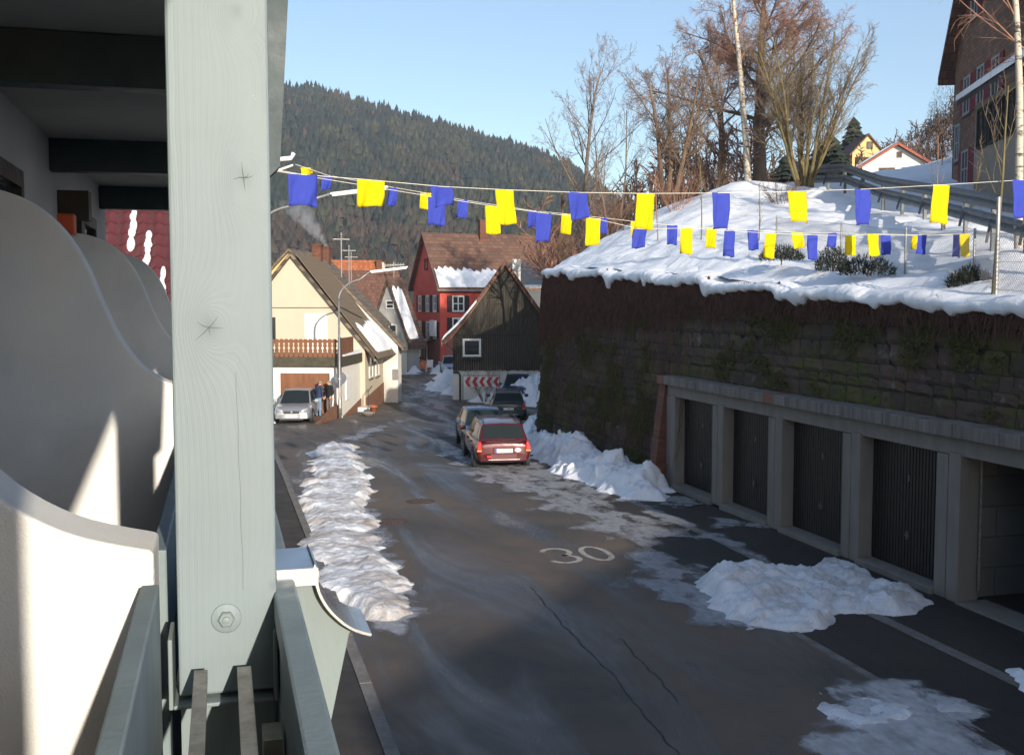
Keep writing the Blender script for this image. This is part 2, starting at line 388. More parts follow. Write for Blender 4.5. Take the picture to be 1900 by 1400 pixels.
# ---------------------------------------------------------------- hillside behind the retaining wall
WX = lambda z: 11.32 + .085 * z                      # battered wall face
def zt(y):                                           # stepped crown of the wall
    for lim, z in ((15.6, 4.74), (18.2, 4.84), (21.1, 4.95), (24.6, 5.15), (28.2, 5.36), (32, 5.55), (36, 5.75), (99, 5.9)):
        if y < lim: return z
WE = 38.6                                            # the wall turns off here
xmin = lambda y: 11.95 if y < WE else 11.95 + (y - WE) * .46
CP = np.array([(11.95, -20, 4.3), (11.95, 0, 4.6), (11.95, 8, 4.72), (11.95, 13, 4.8), (12, 16, 4.9), (12, 20, 5.12), (12, 25, 5.4), (12, 30, 5.72), (12.1, 36, 6.0), (12.4, 41, 6.05),
    (13.5, 19.2, 5.32), (12.9, 16.3, 5.10), (12.2, 14.9, 4.92), (14.3, 17, 5.75), (16, 21, 6.35), (17.5, 24.5, 6.85), (20, 31, 7.95), (22.6, 37.9, 9.0), (13.0, 10, 5.0), (13.5, 4, 5.0),
    (18.8, 36.8, 9.25), (13.5, 33.9, 6.5), (15.2, 34.5, 7.5), (16.8, 35.6, 8.4), (20.5, 41, 9.6), (24, 46, 10.2), (15.5, 28, 6.9), (14.8, 39, 7.3), (16.5, 43, 7.9), (15, 46, 6.2),
    (17.2, 50, 6.4), (20, 50, 8.6), (24, 56, 9.3), (22.5, 60, 6.0), (28, 62, 10.5), (26, 70, 7), (30, 80, 6), (36, 100, 6), (50, 130, 8),
    (17, 17, 5.8), (20.5, 24, 6.9), (26, 36, 9.1), (30, 46, 10.6), (36, 60, 11.2), (45, 70, 11.8), (55, 80, 13.0), (60, 92, 15.6), (75, 110, 19), (100, 140, 26), (30, 39, 9.9), (26, 30, 8.0), (22, 20, 6.8), (30, 20, 8), (40, 40, 13), (60, 60, 18), (90, 80, 26), (140, 100, 40), (140, 20, 36), (60, 10, 15), (30, -10, 7), (140, 160, 42)], float)
def _rbf():
    P = CP[:, :2]; n = len(P); d = np.linalg.norm(P[:, None] - P[None], axis=2); A = np.zeros((n + 3, n + 3)); A[:n, :n] = d + np.eye(n) * .15
    A[:n, n] = 1; A[:n, n + 1:] = P; A[n, :n] = 1; A[n + 1:, :n] = P.T
    return np.linalg.solve(A, np.concatenate([CP[:, 2], [0, 0, 0]]))
_W = _rbf()
def hz(x, y):
    x = np.asarray(x, float); y = np.asarray(y, float); sh = x.shape; q = np.stack([x.ravel(), y.ravel()], 1)
    d = np.linalg.norm(q[:, None] - CP[None, :, :2], axis=2)
    return (d @ _W[:-3] + _W[-3] + q @ _W[-2:]).reshape(sh)
def hz1(x, y): return float(hz(np.array([x]), np.array([y]))[0])
YS = np.concatenate([np.arange(-20, 8, 1.0), np.arange(8, 60, .25), np.arange(60, 165, 2.0)])
US = np.linspace(0, 1, 170) ** 2.2
X = np.array([[xmin(y) + 150 * u for u in US] for y in YS]); Y = np.repeat(YS[:, None], len(US), 1)
Z = hz(X, Y) + .16 * fbm(X * .8, Y * .8, 5, 4) + .10 * fbm(X * 2.1, Y * 2.1, 9, 3) * (X > 12.6)
n_, m_ = X.shape; idx = np.arange(n_ * m_).reshape(n_, m_)
F = np.stack([idx[:-1, :-1], idx[:-1, 1:], idx[1:, 1:], idx[1:, :-1]], -1).reshape(-1, 4)
MT['hill_snow'] = M_snow('hillside_snow', .10, .5, (.12, .09, .05), bump=.6)
tag(npmesh('snowy_hillside', np.stack([X, Y, Z], -1).reshape(-1, 3), F, 'hill_snow', True), kind='structure')

# ---------------------------------------------------------------- snow heaps and films (height fields inside an outline)
def sdist(P, poly):                                   # signed distance, inside positive
    poly = np.asarray(poly, float); n = len(poly); d = np.full(len(P), 1e9); ins = np.zeros(len(P), bool)
    for i in range(n):
        a = poly[i]; b = poly[(i + 1) % n]; e = b - a; t = np.clip(((P - a) @ e) / (e @ e), 0, 1)
        d = np.minimum(d, np.linalg.norm(P - a - t[:, None] * e, axis=1))
        c = ((a[1] > P[:, 1]) != (b[1] > P[:, 1])) & (P[:, 0] < (b[0] - a[0]) * (P[:, 1] - a[1]) / (b[1] - a[1] + 1e-12) + a[0]); ins ^= c
    return np.where(ins, d, -d)
def heap(name, poly, H, edge, mat, label=None, cat='snow pile', res=.09, seed=1, rag=.25, lump=.35, ls=1.4, fine=.06, peaks=(), group=None, kind=None, base=None, film=False, chunks=0, rid=.7, sy=1.0, micro=.022):
    poly = np.asarray(poly, float); lo = poly.min(0) - .4; hi = poly.max(0) + .4
    xs = np.arange(lo[0], hi[0], res); yv = np.arange(lo[1], hi[1], res); Xg, Yg = np.meshgrid(xs, yv)
    P = np.stack([Xg.ravel(), Yg.ravel()], 1); d = sdist(P, poly).reshape(Xg.shape)
    d = d + rag * fbm(Xg * 1.3, Yg * 1.3, seed, 5) * 1.6
    s = np.clip(d / edge, 0, 1); s = s * s * (3 - 2 * s) if not film else np.clip(d / edge, 0, 1)
    h = H * s ** .8 * (1 + lump * 2 * fbm(Xg * ls, Yg * ls * sy, seed + 7, 4))
    for (qx, qy, qh, qr) in peaks: h = h + qh * np.exp(-((Xg - qx) ** 2 + (Yg - qy) ** 2) / qr ** 2) * s ** .5 * (1 + .5 * fbm(Xg * 4, Yg * 4, seed + 3, 3))
    if chunks:
        cs_, ca = chunks if isinstance(chunks, tuple) else (.35, chunks)
        wx = Xg + .12 * fbm(Xg * 4, Yg * 4, seed + 31, 3); wy = Yg + .12 * fbm(Xg * 4, Yg * 4, seed + 37, 3)
        for oc, (cz, am) in enumerate(((cs_, ca), (cs_ * .45, ca * .45))):
            ux, uy = wx / cz, wy / cz; ix, iy = np.floor(ux).astype(np.int64), np.floor(uy).astype(np.int64); bd = np.full(Xg.shape, 9.); bv = np.zeros(Xg.shape)
            for di in (-1, 0, 1):
                for dj in (-1, 0, 1):
                    fx_, fy_ = ix + di + _h(ix + di, iy + dj, seed + oc), iy + dj + _h(ix + di, iy + dj, seed + 5 + oc); dd = np.hypot(ux - fx_, uy - fy_); m = dd < bd
                    bd = np.where(m, dd, bd); bv = np.where(m, _h(ix + di, iy + dj, seed + 9 + oc), bv)
            h = h + am * np.minimum(1, s * 1.5) * (bv - .35 + .5 * np.sqrt(np.clip(1 - bd * bd, 0, 1)) - .35)
    r1 = 1 - np.abs(fbm(Xg * 3.1, Yg * 3.1, seed + 20, 4)) * 2.2
    h = h + fine * np.minimum(1, s * 2) * (fbm(Xg * 7, Yg * 7 * sy, seed + 11, 3) + rid * (r1 - .5)) + (0 if film else micro * np.minimum(1, s * 3) * fbm(Xg * 9.3, Yg * 9.3, seed + 61, 2))
    gzv = np.array([[(base(x, y) if base else gz(y)) for x in xs] for y in yv]) if base else np.array([[gz(y)] for y in yv]) + 0 * Xg
    Zg = gzv + np.where(d > 0, np.maximum(h, .0) + (.012 if film else .006), -.03)
    if film: Zg = gzv + .010 + np.maximum(h, 0) * .5
    keep = d > (-res * 1.5 if not film else 0)
    nn, mm = Xg.shape; id_ = np.arange(nn * mm).reshape(nn, mm)
    kq = keep[:-1, :-1] | keep[:-1, 1:] | keep[1:, 1:] | keep[1:, :-1] if not film else keep[:-1, :-1] & keep[:-1, 1:] & keep[1:, 1:] & keep[1:, :-1]
    Fq = np.stack([id_[:-1, :-1], id_[:-1, 1:], id_[1:, 1:], id_[1:, :-1]], -1)[kq]
    used = np.unique(Fq); rm = np.full(nn * mm, -1); rm[used] = np.arange(len(used))
    if not film and H > .1:
        up_ = np.clip((Zg - gzv) / .5, 0, 1); jx = .16 * up_ * fbm(Xg * 3 + Zg * 5, Yg * 3 - Zg * 4, seed + 51, 3); jy = .16 * up_ * fbm(Xg * 3 - Zg * 4, Yg * 3 + Zg * 5, seed + 57, 3)
        Xg = Xg + jx; Yg = Yg + jy
    V = np.stack([Xg, Yg, Zg], -1).reshape(-1, 3)[used]; Fq = rm[Fq]
    o = npmesh(name, V, Fq, mat, True)
    if film:
        at_ = o.data.attributes.new('edge', 'FLOAT', 'POINT'); at_.data.foreach_set('value', s.reshape(-1)[used].astype(np.float32))
    if label: tag(o, label, cat, group)
    if kind: tag(o, kind=kind)
    return o
bank = [AG(*p)[:2] for p in ((580, 828), (620, 822), (665, 830), (672, 870), (692, 915), (690, 950), (705, 1000), (722, 1040), (747, 1080), (738, 1160), (690, 1145), (640, 1120), (600, 1095), (575, 1040), (556, 980), (552, 915), (575, 890))]
bank[12:15] = [(1.35, 17.2), (1.2, 19.5), (1.35, 22.0)]
heap('snow_bank', bank, .16, .50, 'snow_dirty', 'long dirty ploughed snow bank along the left kerb', res=.05, seed=3, rag=.34, lump=.22, ls=1.5, fine=.045, rid=.0, sy=.28, micro=.04)
pile = [AG(*p)[:2] for p in ((1262, 1085), (1305, 1058), (1380, 1048), (1500, 1052), (1560, 1036), (1620, 1062), (1660, 1085), (1702, 1100), (1690, 1135), (1570, 1145), (1480, 1172), (1380, 1172), (1300, 1130))]
heap('snow_heap', pile, .10, .4, 'snow_grey', 'lumpy grey-white snow heap lying before the fourth garage door', res=.05, seed=11, rag=.3, lump=.3, ls=.9, fine=.06,
     peaks=[(8.1, 16.2, .20, .6), (8.7, 16.7, .14, .5), (8.0, 15.2, .10, .6)], chunks=(.28, .09))
wallpile = [(9.5, 31.98), (9.35, 27.4), (9.7, 24.6), (10.4, 24.2), (11.36, 25.9), (11.4, 32), (11.4, 38.5), (12.5, 41.5), (14.6, 46.5), (13.4, 47.0), (11.6, 41.5), (10.3, 36)]
heap('snow_ridge', wallpile, .30, .6, 'snow_ploughed', 'jagged ploughed snow ridge along the foot of the dark wall', res=.055, seed=23, rag=.3, lump=.4, ls=1.0, fine=.07, chunks=(.34, .15),
     peaks=[(10.75, 25.9, .36, .5), (10.6, 28.4, .34, .5), (10.9, 31.8, .55, .8), (10.9, 33.6, .25, .6), (11.0, 36.0, .25, .8)])
patchN = [AG(*p)[:2] for p in ((1478, 1268), (1540, 1258), (1700, 1268), (1790, 1292), (1838, 1330), (1880, 1400))] + [(7.9, 8.6), (6.0, 8.9), (6.12, 9.9), (6.35, 10.8)]
tag(heap('snow_patch', patchN, .05, .9, 'snowfilm', 'flat grey trodden snow patch at the lower right corner of the road', res=.06, seed=31, rag=.5, lump=.5, fine=.03, film=True))
heap('snow_chunks', [AG(*p)[:2] for p in ((1560, 1290), (1700, 1285), (1800, 1330), (1790, 1380), (1600, 1370))], .05, .5, 'snow_grey', 'thicker rough crust in the middle of the flat grey snow patch', res=.05, seed=33, rag=.6, lump=.6, fine=.05)
heap('snow_patch', [AG(*p)[:2] for p in ((1850, 1240), (1895, 1232), (1960, 1270), (1990, 1320), (1930, 1300), (1880, 1275))], .12, .3, 'snow_ploughed', 'small white snow scrap on the dark forecourt at the right edge', res=.05, seed=37, rag=.2)
heap('barn_snow', [(14.6, 57.4), (17.4, 54.5), (21, 55.5), (20.6, 59.4), (17.5, 60.2), (15.8, 60.6), (14.0, 61.2), (13.55, 60.8)], .65, 1.6, 'snow_ploughed', 'big snow heap piled against the white base of the barn', res=.14, seed=41, rag=.6, lump=.5, ls=.7, fine=.12, chunks=(.5, .3), peaks=[(18.8, 57.5, 1.0, 2.2), (17.2, 58.6, .5, 1.5)])
heap('corner_snow', [AG(*p)[:2] for p in ((800, 720), (822, 700), (846, 690), (862, 700), (852, 738), (820, 736))], .7, 1.2, 'snow_ploughed', 'snow pile by the downpipe corner of the barn', res=.2, seed=43, rag=.8, lump=.6, ls=.6, fine=.12)
heap('street_snow', [AG(*p)[:2] for p in ((742, 692), (752, 682), (772, 682), (786, 691), (765, 695))], 1.1, 2.5, 'snow_ploughed', 'small pointed snow pile in front of the red house door', res=.3, seed=47, rag=.8, lump=.6, ls=.5, fine=.1)
heap('street_snow', [AG(*p)[:2] for p in ((800, 690), (815, 680), (838, 682), (845, 700), (815, 704))], 1.0, 2.5, 'snow_ploughed', 'snow pile beside the parked car below the red house', res=.3, seed=49, rag=.8, lump=.6, ls=.5, fine=.1)
# thin films of slush and ice
def film(pts, mat, seed, edge=.6, rag=.5): heap('slush_film', pts, .02, edge, mat, res=.10, seed=seed, rag=rag, lump=0, fine=.012, film=True, kind='stuff')
film([(6.5, 31.5), (9.6, 32), (9.8, 27), (9.4, 24.2), (9.9, 20.5), (8.6, 19.2), (8.2, 16.8), (7.2, 16.3), (6.9, 18.6), (7.3, 20.6), (6.9, 23.6), (6.8, 27.2), (6.2, 30)], 'slush', 61)
film([(9.2, 25), (10.0, 24.6), (10.2, 20), (10.1, 16.5), (9.3, 17), (9.25, 21)], 'slush2', 67, .35, .4)
film([(10.2, 24.8), (11.1, 24.6), (11.1, 20.5), (10.2, 21)], 'slush', 69, .4, .9)
film([(6.4, 17.5), (8.2, 17.3), (8.4, 15.2), (8.0, 13.4), (7.0, 13.7), (6.7, 15.0)], 'slush2', 71, .5, .4)
film([(4.2, 41), (5.4, 44), (6.6, 47.5), (7.0, 46), (6.0, 42.5), (5.0, 40.4)], 'slush2', 73, .5, .5)
film([(4.6, 55), (7.6, 57), (9.5, 62), (9.0, 64), (6.5, 60)], 'slush', 75, .8, .6)
film([(9.5, 62), (13.6, 62.5), (15.5, 74), (13.5, 76), (11, 68)], 'slush', 77, 1, .8)
film([(1.75, 24), (2.6, 30), (4.2, 37), (5.0, 39), (4.2, 33), (3.6, 27), (3.3, 19), (3.0, 15.2), (2.2, 14.9), (1.75, 17)], 'slush2', 79, .5, .4)
film([(6.2, 31.5), (9.5, 31.2), (10.4, 36), (8.2, 38), (6.8, 35)], 'slush', 81, .6, .5)

# ---------------------------------------------------------------- retaining wall
rw = thing('retaining_wall', 'tall dark mossy stone retaining wall above the garages', 'wall', (11.3, 25, 0))
RWO = Vector((11.3, 25, 0))
def loc(p): return Vector(p) - RWO
MT['mortar'] = plain('old_mortar', (.030, .027, .023), .95, .4, 6, .5, 50)
k = NT('mossy_sandstone'); v = k.coord('Object'); inf = k.n('ObjectInfo'); vw = k.n('NewGeometry')
pn = k.noise(vw.outputs['Position'], .9, 6, .65); pf = k.noise(vw.outputs['Position'], 7, 6, .65)
c = k.mix(inf.outputs['Random'], (.070, .054, .044), (.135, .090, .072)); c = k.mix(k.ramp(pf, .35, .75, 0, .7), c, (.058, .050, .045))
c = k.mix(k.ramp(k.noise(vw.outputs['Position'], 3.2, 4), .62, .72, 0, .5), c, (.25, .24, .23))
moss = k.math('MULTIPLY', k.ramp(pn, .47, .60), k.ramp(pf, .42, .55)); c = k.mix(moss, c, (.085, .095, .020))
MT['wallstone'] = k.pbr(c, .95, k.bump(pf, .8, .03), 0, .15)
MT['wallstone2'] = MT['wallstone']
bk = MB()                                              # core of the wall behind the stones, with its rounded far end
for y0, y1 in ((-15, 10.95), (10.95, 15.6), (15.6, 18.2), (18.2, 21.1), (21.1, 24.6), (24.6, 26.45), (26.45, 28.2), (28.2, 32), (32, 36), (36, WE)):
    h = zt((y0 + y1) / 2) - .03; lo_ = 0 if y0 >= 26 or y1 < 11 else 2.85
    a = [(WX(lo_) + .05, lo_), (13.5, lo_), (13.5, h), (WX(h) + .05, h)]
    bk.prism([(p[0] - RWO.x, p[1]) for p in a], 'y', y0 - 25, y1 - 25)
vv = []                                                # the end turning off to the right
for zz in (-1.3, 5.86):
    x0_ = WX(zz) + .06 - RWO.x; vv += [(x0_, WE - 25.4, zz), (x0_ + .18, WE - 25, zz), (x0_ + .18 + .44 * 13, WE - 12, zz), (x0_ + 4 + .44 * 13, WE - 12, zz), (x0_ + 2.5, WE - 25.4, zz)]
bk.add(vv, [(4, 3, 2, 1, 0), (5, 6, 7, 8, 9)] + [(i, (i + 1) % 5, (i + 1) % 5 + 5, i + 5) for i in range(5)])
bk.build('wall_core', 'mortar', rw)
def stone_mesh(seed):
    rnd = random.Random(seed); b = MB(); n = 5; g = []
    for i in range(n):
        row = []
        for j in range(n):
            u, v_ = -1 + 2 * i / (n - 1), -1 + 2 * j / (n - 1); e = max(abs(u), abs(v_))
            row.append((-(.5 if e < .9 else .0) - rnd.uniform(-.2, .35) * (e < .9), (u + rnd.uniform(-.06, .06)) * .5, (v_ + rnd.uniform(-.06, .06)) * .5))
        g.append(row)
    b.sheet(g); return b.mesh('stone', 'wallstone', False)
SM = [stone_mesh(i) for i in range(8)]
cand = []; rnd = random.Random(5); z = 0.02
while z < 5.95:
    ch = rnd.choice((.20, .26, .32, .38, .46)); y = 7.0 + rnd.random()
    while y < WE - .2:
        ln = rnd.uniform(.28, .85); ym, zm = y + ln / 2, z + ch / 2
        if zm + ch * .42 < zt(ym) + .06 and not (10.9 < ym < 26.4 and zm < 2.88): cand.append((ym, zm, ln, ch))
        y += ln
    z += ch
def vis(c): 
    p = Vector((WX(c[1]), c[0], c[1])) - EYE; d = p.dot(FWD); px = 950 + FPX * p.dot(RGT) / d
    return (c[2] * c[3] * abs(p.x) / d ** 3) if px < 1960 else 0
cand.sort(key=vis, reverse=True)
bt = -math.atan(.085)
for i, (ym, zm, ln, ch) in enumerate(cand[:300]):
    meshobj('stone', SM[i % 8], rw, (WX(zm) + .05 - RWO.x, ym - 25, zm), (0, -bt, 0), (rnd.uniform(.035, .09), ln * .97, ch * .95))
VV = []; FF = []; o_ = 0
for i, (ym, zm, ln, ch) in enumerate(cand[300:]):
    me = SM[i % 8]; V = np.array([v_.co[:] for v_ in me.vertices]) * (rnd.uniform(.035, .09), ln * .97, ch * .95)
    V[:, 0] += WX(zm) + .05 - RWO.x + V[:, 2] * .085; V[:, 1] += ym - 25; V[:, 2] += zm; VV.append(V); FF.append(np.array([p.vertices[:] for p in me.polygons]) + o_); o_ += len(V)
tag(npmesh('stonework', np.concatenate(VV), np.concatenate(FF), 'wallstone2', True, rw), kind='stuff')
# far round end: stones too oblique to tell apart
VV = []; FF = []; o_ = 0
for kz in range(20):
    for i in range(18):
        a0 = WE + .2 + i * .75; xa = .44 * (a0 - WE) + .10; zm = -.8 + kz * .34
        if zm > 5.7: continue
        V = np.array([v_.co[:] for v_ in SM[(i + kz) % 8].vertices]) * (.14, .72, .32)
        V[:, 0] += WX(zm) + xa + .04 - RWO.x + V[:, 1] * .3; V[:, 1] += a0 + (kz % 2) * .35 - 25; V[:, 2] += zm; VV.append(V); FF.append(np.array([p.vertices[:] for p in SM[0].polygons]) + o_); o_ += len(V)
tag(npmesh('end_stonework', np.concatenate(VV), np.concatenate(FF), 'wallstone2', True, rw), kind='stuff')
# dry creeper hanging down from the crown, moss cushions
MT['creeper'] = plain('dry_creeper', (.145, .078, .058), .95, .4, 5, 0)
b = MB(); rnd = random.Random(9)
def strand(b, p, n, ln, r):
    pts = [Vector(p)]; x = 0
    for i in range(n):
        q = pts[-1] + Vector((rnd.uniform(-.035, .02), rnd.gauss(0, .05), -ln / n)); q.x = min(q.x, WX(q.z) - .03 + rnd.uniform(-.10, .0)); pts.append(q)
    b.tube([loc(q) for q in pts], [r * (1 - .7 * i / n) for i in range(n + 1)], 3, cap=False)
for i in range(4600):
    y = WE + .3 - 28 * rnd.random() ** 1.35
    ln = rnd.uniform(.25, 1.0) * (.55 + 2.4 * max(0, (y - 19) / 20) ** 1.3); zz = zt(y) + rnd.uniform(-.15, .1)
    strand(b, (WX(zz) - .05, y, zz), 4, ln, rnd.uniform(.008, .017))
for i in range(1100):
    y = rnd.uniform(25.5, WE); zz = rnd.uniform(.8, 5.2); strand(b, (WX(zz) - .05, y, zz), 3, rnd.uniform(.3, .9), .008)
tag(b.build('hanging_creeper', 'creeper', rw), kind='stuff')
MT['moss'] = plain('moss', (.085, .092, .020), 1, .5, 14, .8, 60)
rg = np.random.default_rng(4); N_ = 120000; yy = rg.uniform(8, WE - .5, N_); zz = rg.uniform(.3, 5.5, N_); keep = (fbm(yy * .42, zz * .6, 77, 3) + .5 * fbm(yy * 2.2, zz * 2.6, 79, 3) > .04) & ~((yy < 26.3) & (zz < 2.95)) & (zz < np.array([zt(v_) for v_ in yy]) - .1)
yy, zz = yy[keep], zz[keep]; n_ = len(yy); c0 = np.stack([11.30 + .085 * zz - rg.uniform(.0, .05, n_) - RWO.x, yy - 25, zz], 1); d_ = rg.normal(size=(n_, 3)) * (.5, 1, 1) + (-.5, 0, -.5); d_ /= np.linalg.norm(d_, axis=1)[:, None]
s_ = np.cross(d_, rg.normal(size=(n_, 3))); s_ /= np.linalg.norm(s_, axis=1)[:, None]; l_ = rg.uniform(.04, .13, n_)[:, None]
V = np.stack([c0 - s_ * .014, c0 + s_ * .014, c0 + d_ * l_], 1).reshape(-1, 3); tag(npmesh('moss_tufts', V, np.arange(3 * n_).reshape(-1, 3), 'moss', False, rw), kind='stuff')
# snow lying on the crown, drooping over the edge
def capmesh():
    yy = np.arange(6, WE + .3, .07); rowsV = []
    for y in yy:
        h = zt(y); sm = np.mean([zt(y + d) for d in (-.35, -.15, 0, .15, .35)])
        dr = .05 + .12 * (float(fbm(y * .9, 1.5, 3, 4)) + .45) + .16 * max(0, float(fbm(y * 3.1, 8, 5, 4)) + .05) + .5 * max(0, float(fbm(y * 1.7, 8, 5, 3)) - .2); th = .17 + .12 * float(fbm(y * .5, 3, 8, 3))
        out = .10 + .12 * float(fbm(y * 1.1, 4.4, 12, 4)); xf = WX(h)
        prof = [(xf + .06, sm - dr + .06), (xf - .06, sm - dr), (xf - .16 - out * .3, sm - dr * .8), (xf - .12 - out, sm - dr * .2), (xf - .10 - out, sm + th * .35), (xf - out * .6, sm + th * .8),
                (xf + .15, sm + th), (xf + .5, sm + th * 1.05), (xf + .95, None), (xf + 1.35, None)]
        row = []
        for i, (x, zz) in enumerate(prof):
            t0 = hz1(x, y) if zz is None else None
            if zz is None: zz = (t0 + .12 if i == 8 else t0 - .15)
            nz = .05 * float(fbm(x * 3 + i * .2, y * 3, 17, 3)); row.append((x + nz * .7 - RWO.x, y - 25 + .4 * nz, zz + nz))
        rowsV.append(row)
    return rowsV
cp = MB().sheet(capmesh()).build('crown_snow', 'snow', None, True); cp.location = RWO
tag(cp, 'thick drooping snow cap along the crown of the dark wall', 'snow')

# ---------------------------------------------------------------- garages
ga = thing('garage_row', 'row of concrete garages with dark ribbed doors below the wall', 'garage', (11.3, 20, 0))
MT['zinc_handle'] = flat('dull_handle', (.16, .16, .16), .5, .5)
MT['gdoor'] = plain('dark_brown_door_steel', (.015, .012, .011), .5, .2, 5, .05, 60)
MT['redbrick'] = rows('red_brick', (.16, .055, .03), (.08, .07, .06), .25, .08, axes=('X', 'Z'))
GX = 11.3
b = MB().box(0, .32, -9.0, 6.2, 2.36, 2.655); b.build('lintel_beam', 'concrete', ga, bevel=.01)
pil = [(5.65, 6.2), (2.88, 3.46), (.13, .73), (-2.72, -2.13), (-5.5, -4.9), (-8.3, -7.7)]
for (a, c_) in pil:
    m_ = (a + c_) / 2
    b = MB().box(-.03, .36, a, m_ - .012, 0, 2.40).box(-.022, .36, m_ + .012, c_, 0, 2.352).box(.0, .34, m_ - .012, m_ + .012, 0, 2.352)
    b.build('pillar', 'concrete', ga, bevel=.012)
# roof slab edge: weathered edging blocks
MT['slab'] = plain('weathered_slab_edge', (.20, .18, .165), .9, .35, 2.5, .4, 40, stretch=(1, 3, .3), dirt=(.09, .075, .065), dscale=3)
MT['slabred'] = plain('reddish_slab_edge', (.24, .115, .075), .9, .35, 3, .4, 40, stretch=(1, 2, .3), dirt=(.10, .07, .06), dscale=3)
y = -9.2; i = 0
while y < 6.45:
    ln = random.uniform(.42, .62); ln = min(ln, 6.52 - y)
    MB().box(-.17 + random.uniform(-.01, .01), .5, y + .004, y + ln - .004, 2.66, 2.875 + random.uniform(-.008, .008)).build('edging_block', 'slabred' if (y > 5.7 or i == 19) else 'slab', ga, bevel=.012); y += ln; i += 1
MB().box(.5, 5.6, -9.0, 6.2, 2.64, 2.80).build('roof_slab', 'concrete', ga)
MB().prism([(-.38, 0), (.35, 0), (.35, 2.655), (-.06, 2.655)], 'y', 6.205, 6.62).build('side_pier', 'redbrick', ga, bevel=.01)
for i in range(4):
    y0, y1 = pil[i + 1][1], pil[i][0]; yc = (y0 + y1) / 2
    d = MB(); nb = 26; wd = (y1 - y0 + .10) / nb
    d.box(.27, .30, y0 - .05, y1 + .05, .10, 2.42)
    for j in range(nb): d.box(.255, .272, y0 - .05 + j * wd + wd * .16, y0 - .05 + (j + 1) * wd - wd * .16, .13, 2.34)
    d.build('garage_door', 'gdoor', ga)
    dr = [o for o in ga.children if o.name.startswith('garage_door')][-1]
    h = MB(); h.box(.215, .262, yc - .015, yc + .015, .66, .80).bar((.225, yc - .06, .73), (.225, yc + .06, .73), .02, .02); h.build('handle', 'zinc_handle', dr)
    MB().box(.238, .262, yc - .012, yc + .012, 1.68, 1.79).build('lock_plate', 'zinc_handle', dr)
    MB().box(-.10, .5, y0 + .002, y1 - .002, -.05, .10).build('threshold', 'concrete', ga, bevel=.012)
MB().box(-.06, .5, -7.698, -5.502, -.05, .03).build('threshold', 'concrete', ga)
# the open bay: block side walls, back wall, floor
MT['blocks'] = rows('garage_blockwork', (.21, .20, .185), (.13, .12, .11), 1.6, .5, axes=('X', 'Z'), var=.12, ms=.03)
MB().box(.36, 5.5, -5.35, -5.15, 0, 2.64).build('side_wall', 'blocks', ga)
MB().box(.36, 5.5, -8.2, -8.0, 0, 2.64).build('side_wall', 'blocks', ga)
MB().box(5.5, 5.7, -8.2, 6.2, 0, 2.64).build('back_wall', 'concrete', ga)
MB().box(.5, 5.5, -8.0, -5.35, -.03, .03).build('bay_floor', 'forecourt', ga)
MB().tube([(.33, -5.55, .2), (.33, -5.55, 2.3)], .02, 6).build('door_rail', 'steel', ga)
# ================================================================ the house with the balcony we stand on
bh = thing('balcony_house', 'house with teal timber balcony, white wavy partitions and dark ceiling beams at left', 'house', (0, 0, 0))
MT['house_wall'] = plain('house_render', (.52, .50, .47), .9, .06, 2, .3, 160)
HX = -1.06; YE = 11.2
MB().box(-7, HX, -14, YE, 0, 8.2).build('house_wall', 'house_wall', bh)
MB().box(HX, .06, -14, YE, 3.2, 3.39).build('balcony_floor', 'concrete', bh)
MB().box(HX, .16, -14, YE, 5.865, 6.05).build('ceiling', 'ceil', bh)
MB().prism([(.16, 5.84), (.20, 5.84), (.20, 6.12), (-7.4, 9.4), (-7.4, 9.0), (-7, 8.2), (HX, 6.05), (.16, 6.05)], 'y', -14.2, YE + .3).build('roof', plain('roof_underlay', (.10, .045, .035), .8), bh)
pk = [AY(452, 330, 1.55), AY(390, 607, 1.55), AY(505, 1085, 1.55), AY(440, 20, 1.55)]
MT['post'] = M_post('painted_post', TEAL, [(pk[0].x, pk[0].z, .016), (pk[1].x, pk[1].z, .020), (pk[2].x, pk[2].z, .010), (pk[3].x, pk[3].z, .014)])
PZ0 = AY(420, 1285, 1.55).z
FY = 1.62
curve_px = [(585, 1050), (589, 1078), (598, 1106), (615, 1132), (640, 1155), (664, 1168), (690, 1175)]
arc_ = [(AY(px, py, FY).x, AY(px, py, FY).z) for px, py in curve_px]
SC = [(HX, 5.26), (-.9, 5.25), (-.8, 5.23), (-.7, 5.185), (-.6, 5.09), (-.52, 4.955), (-.46, 4.80), (-.40, 4.66), (-.32, 4.545), (-.22, 4.475), (-.10, 4.44)]
def smooth(P, n=6):
    out = []
    for i in range(len(P) - 1):
        p0, p1, p2, p3 = P[max(i - 1, 0)], P[i], P[i + 1], P[min(i + 2, len(P) - 1)]
        for j in range(n):
            t = j / n; out.append(tuple(.5 * (2 * p1[a] + (p2[a] - p0[a]) * t + (2 * p0[a] - 5 * p1[a] + 4 * p2[a] - p3[a]) * t * t + (3 * p1[a] - p0[a] - 3 * p2[a] + p3[a]) * t ** 3) for a in (0, 1)))
    return out + [P[-1]]
SCS = smooth(SC, 5)
posts = [-7.35, -4.35, -1.45, 1.55, 4.55, 7.55, 10.55]
pm = None
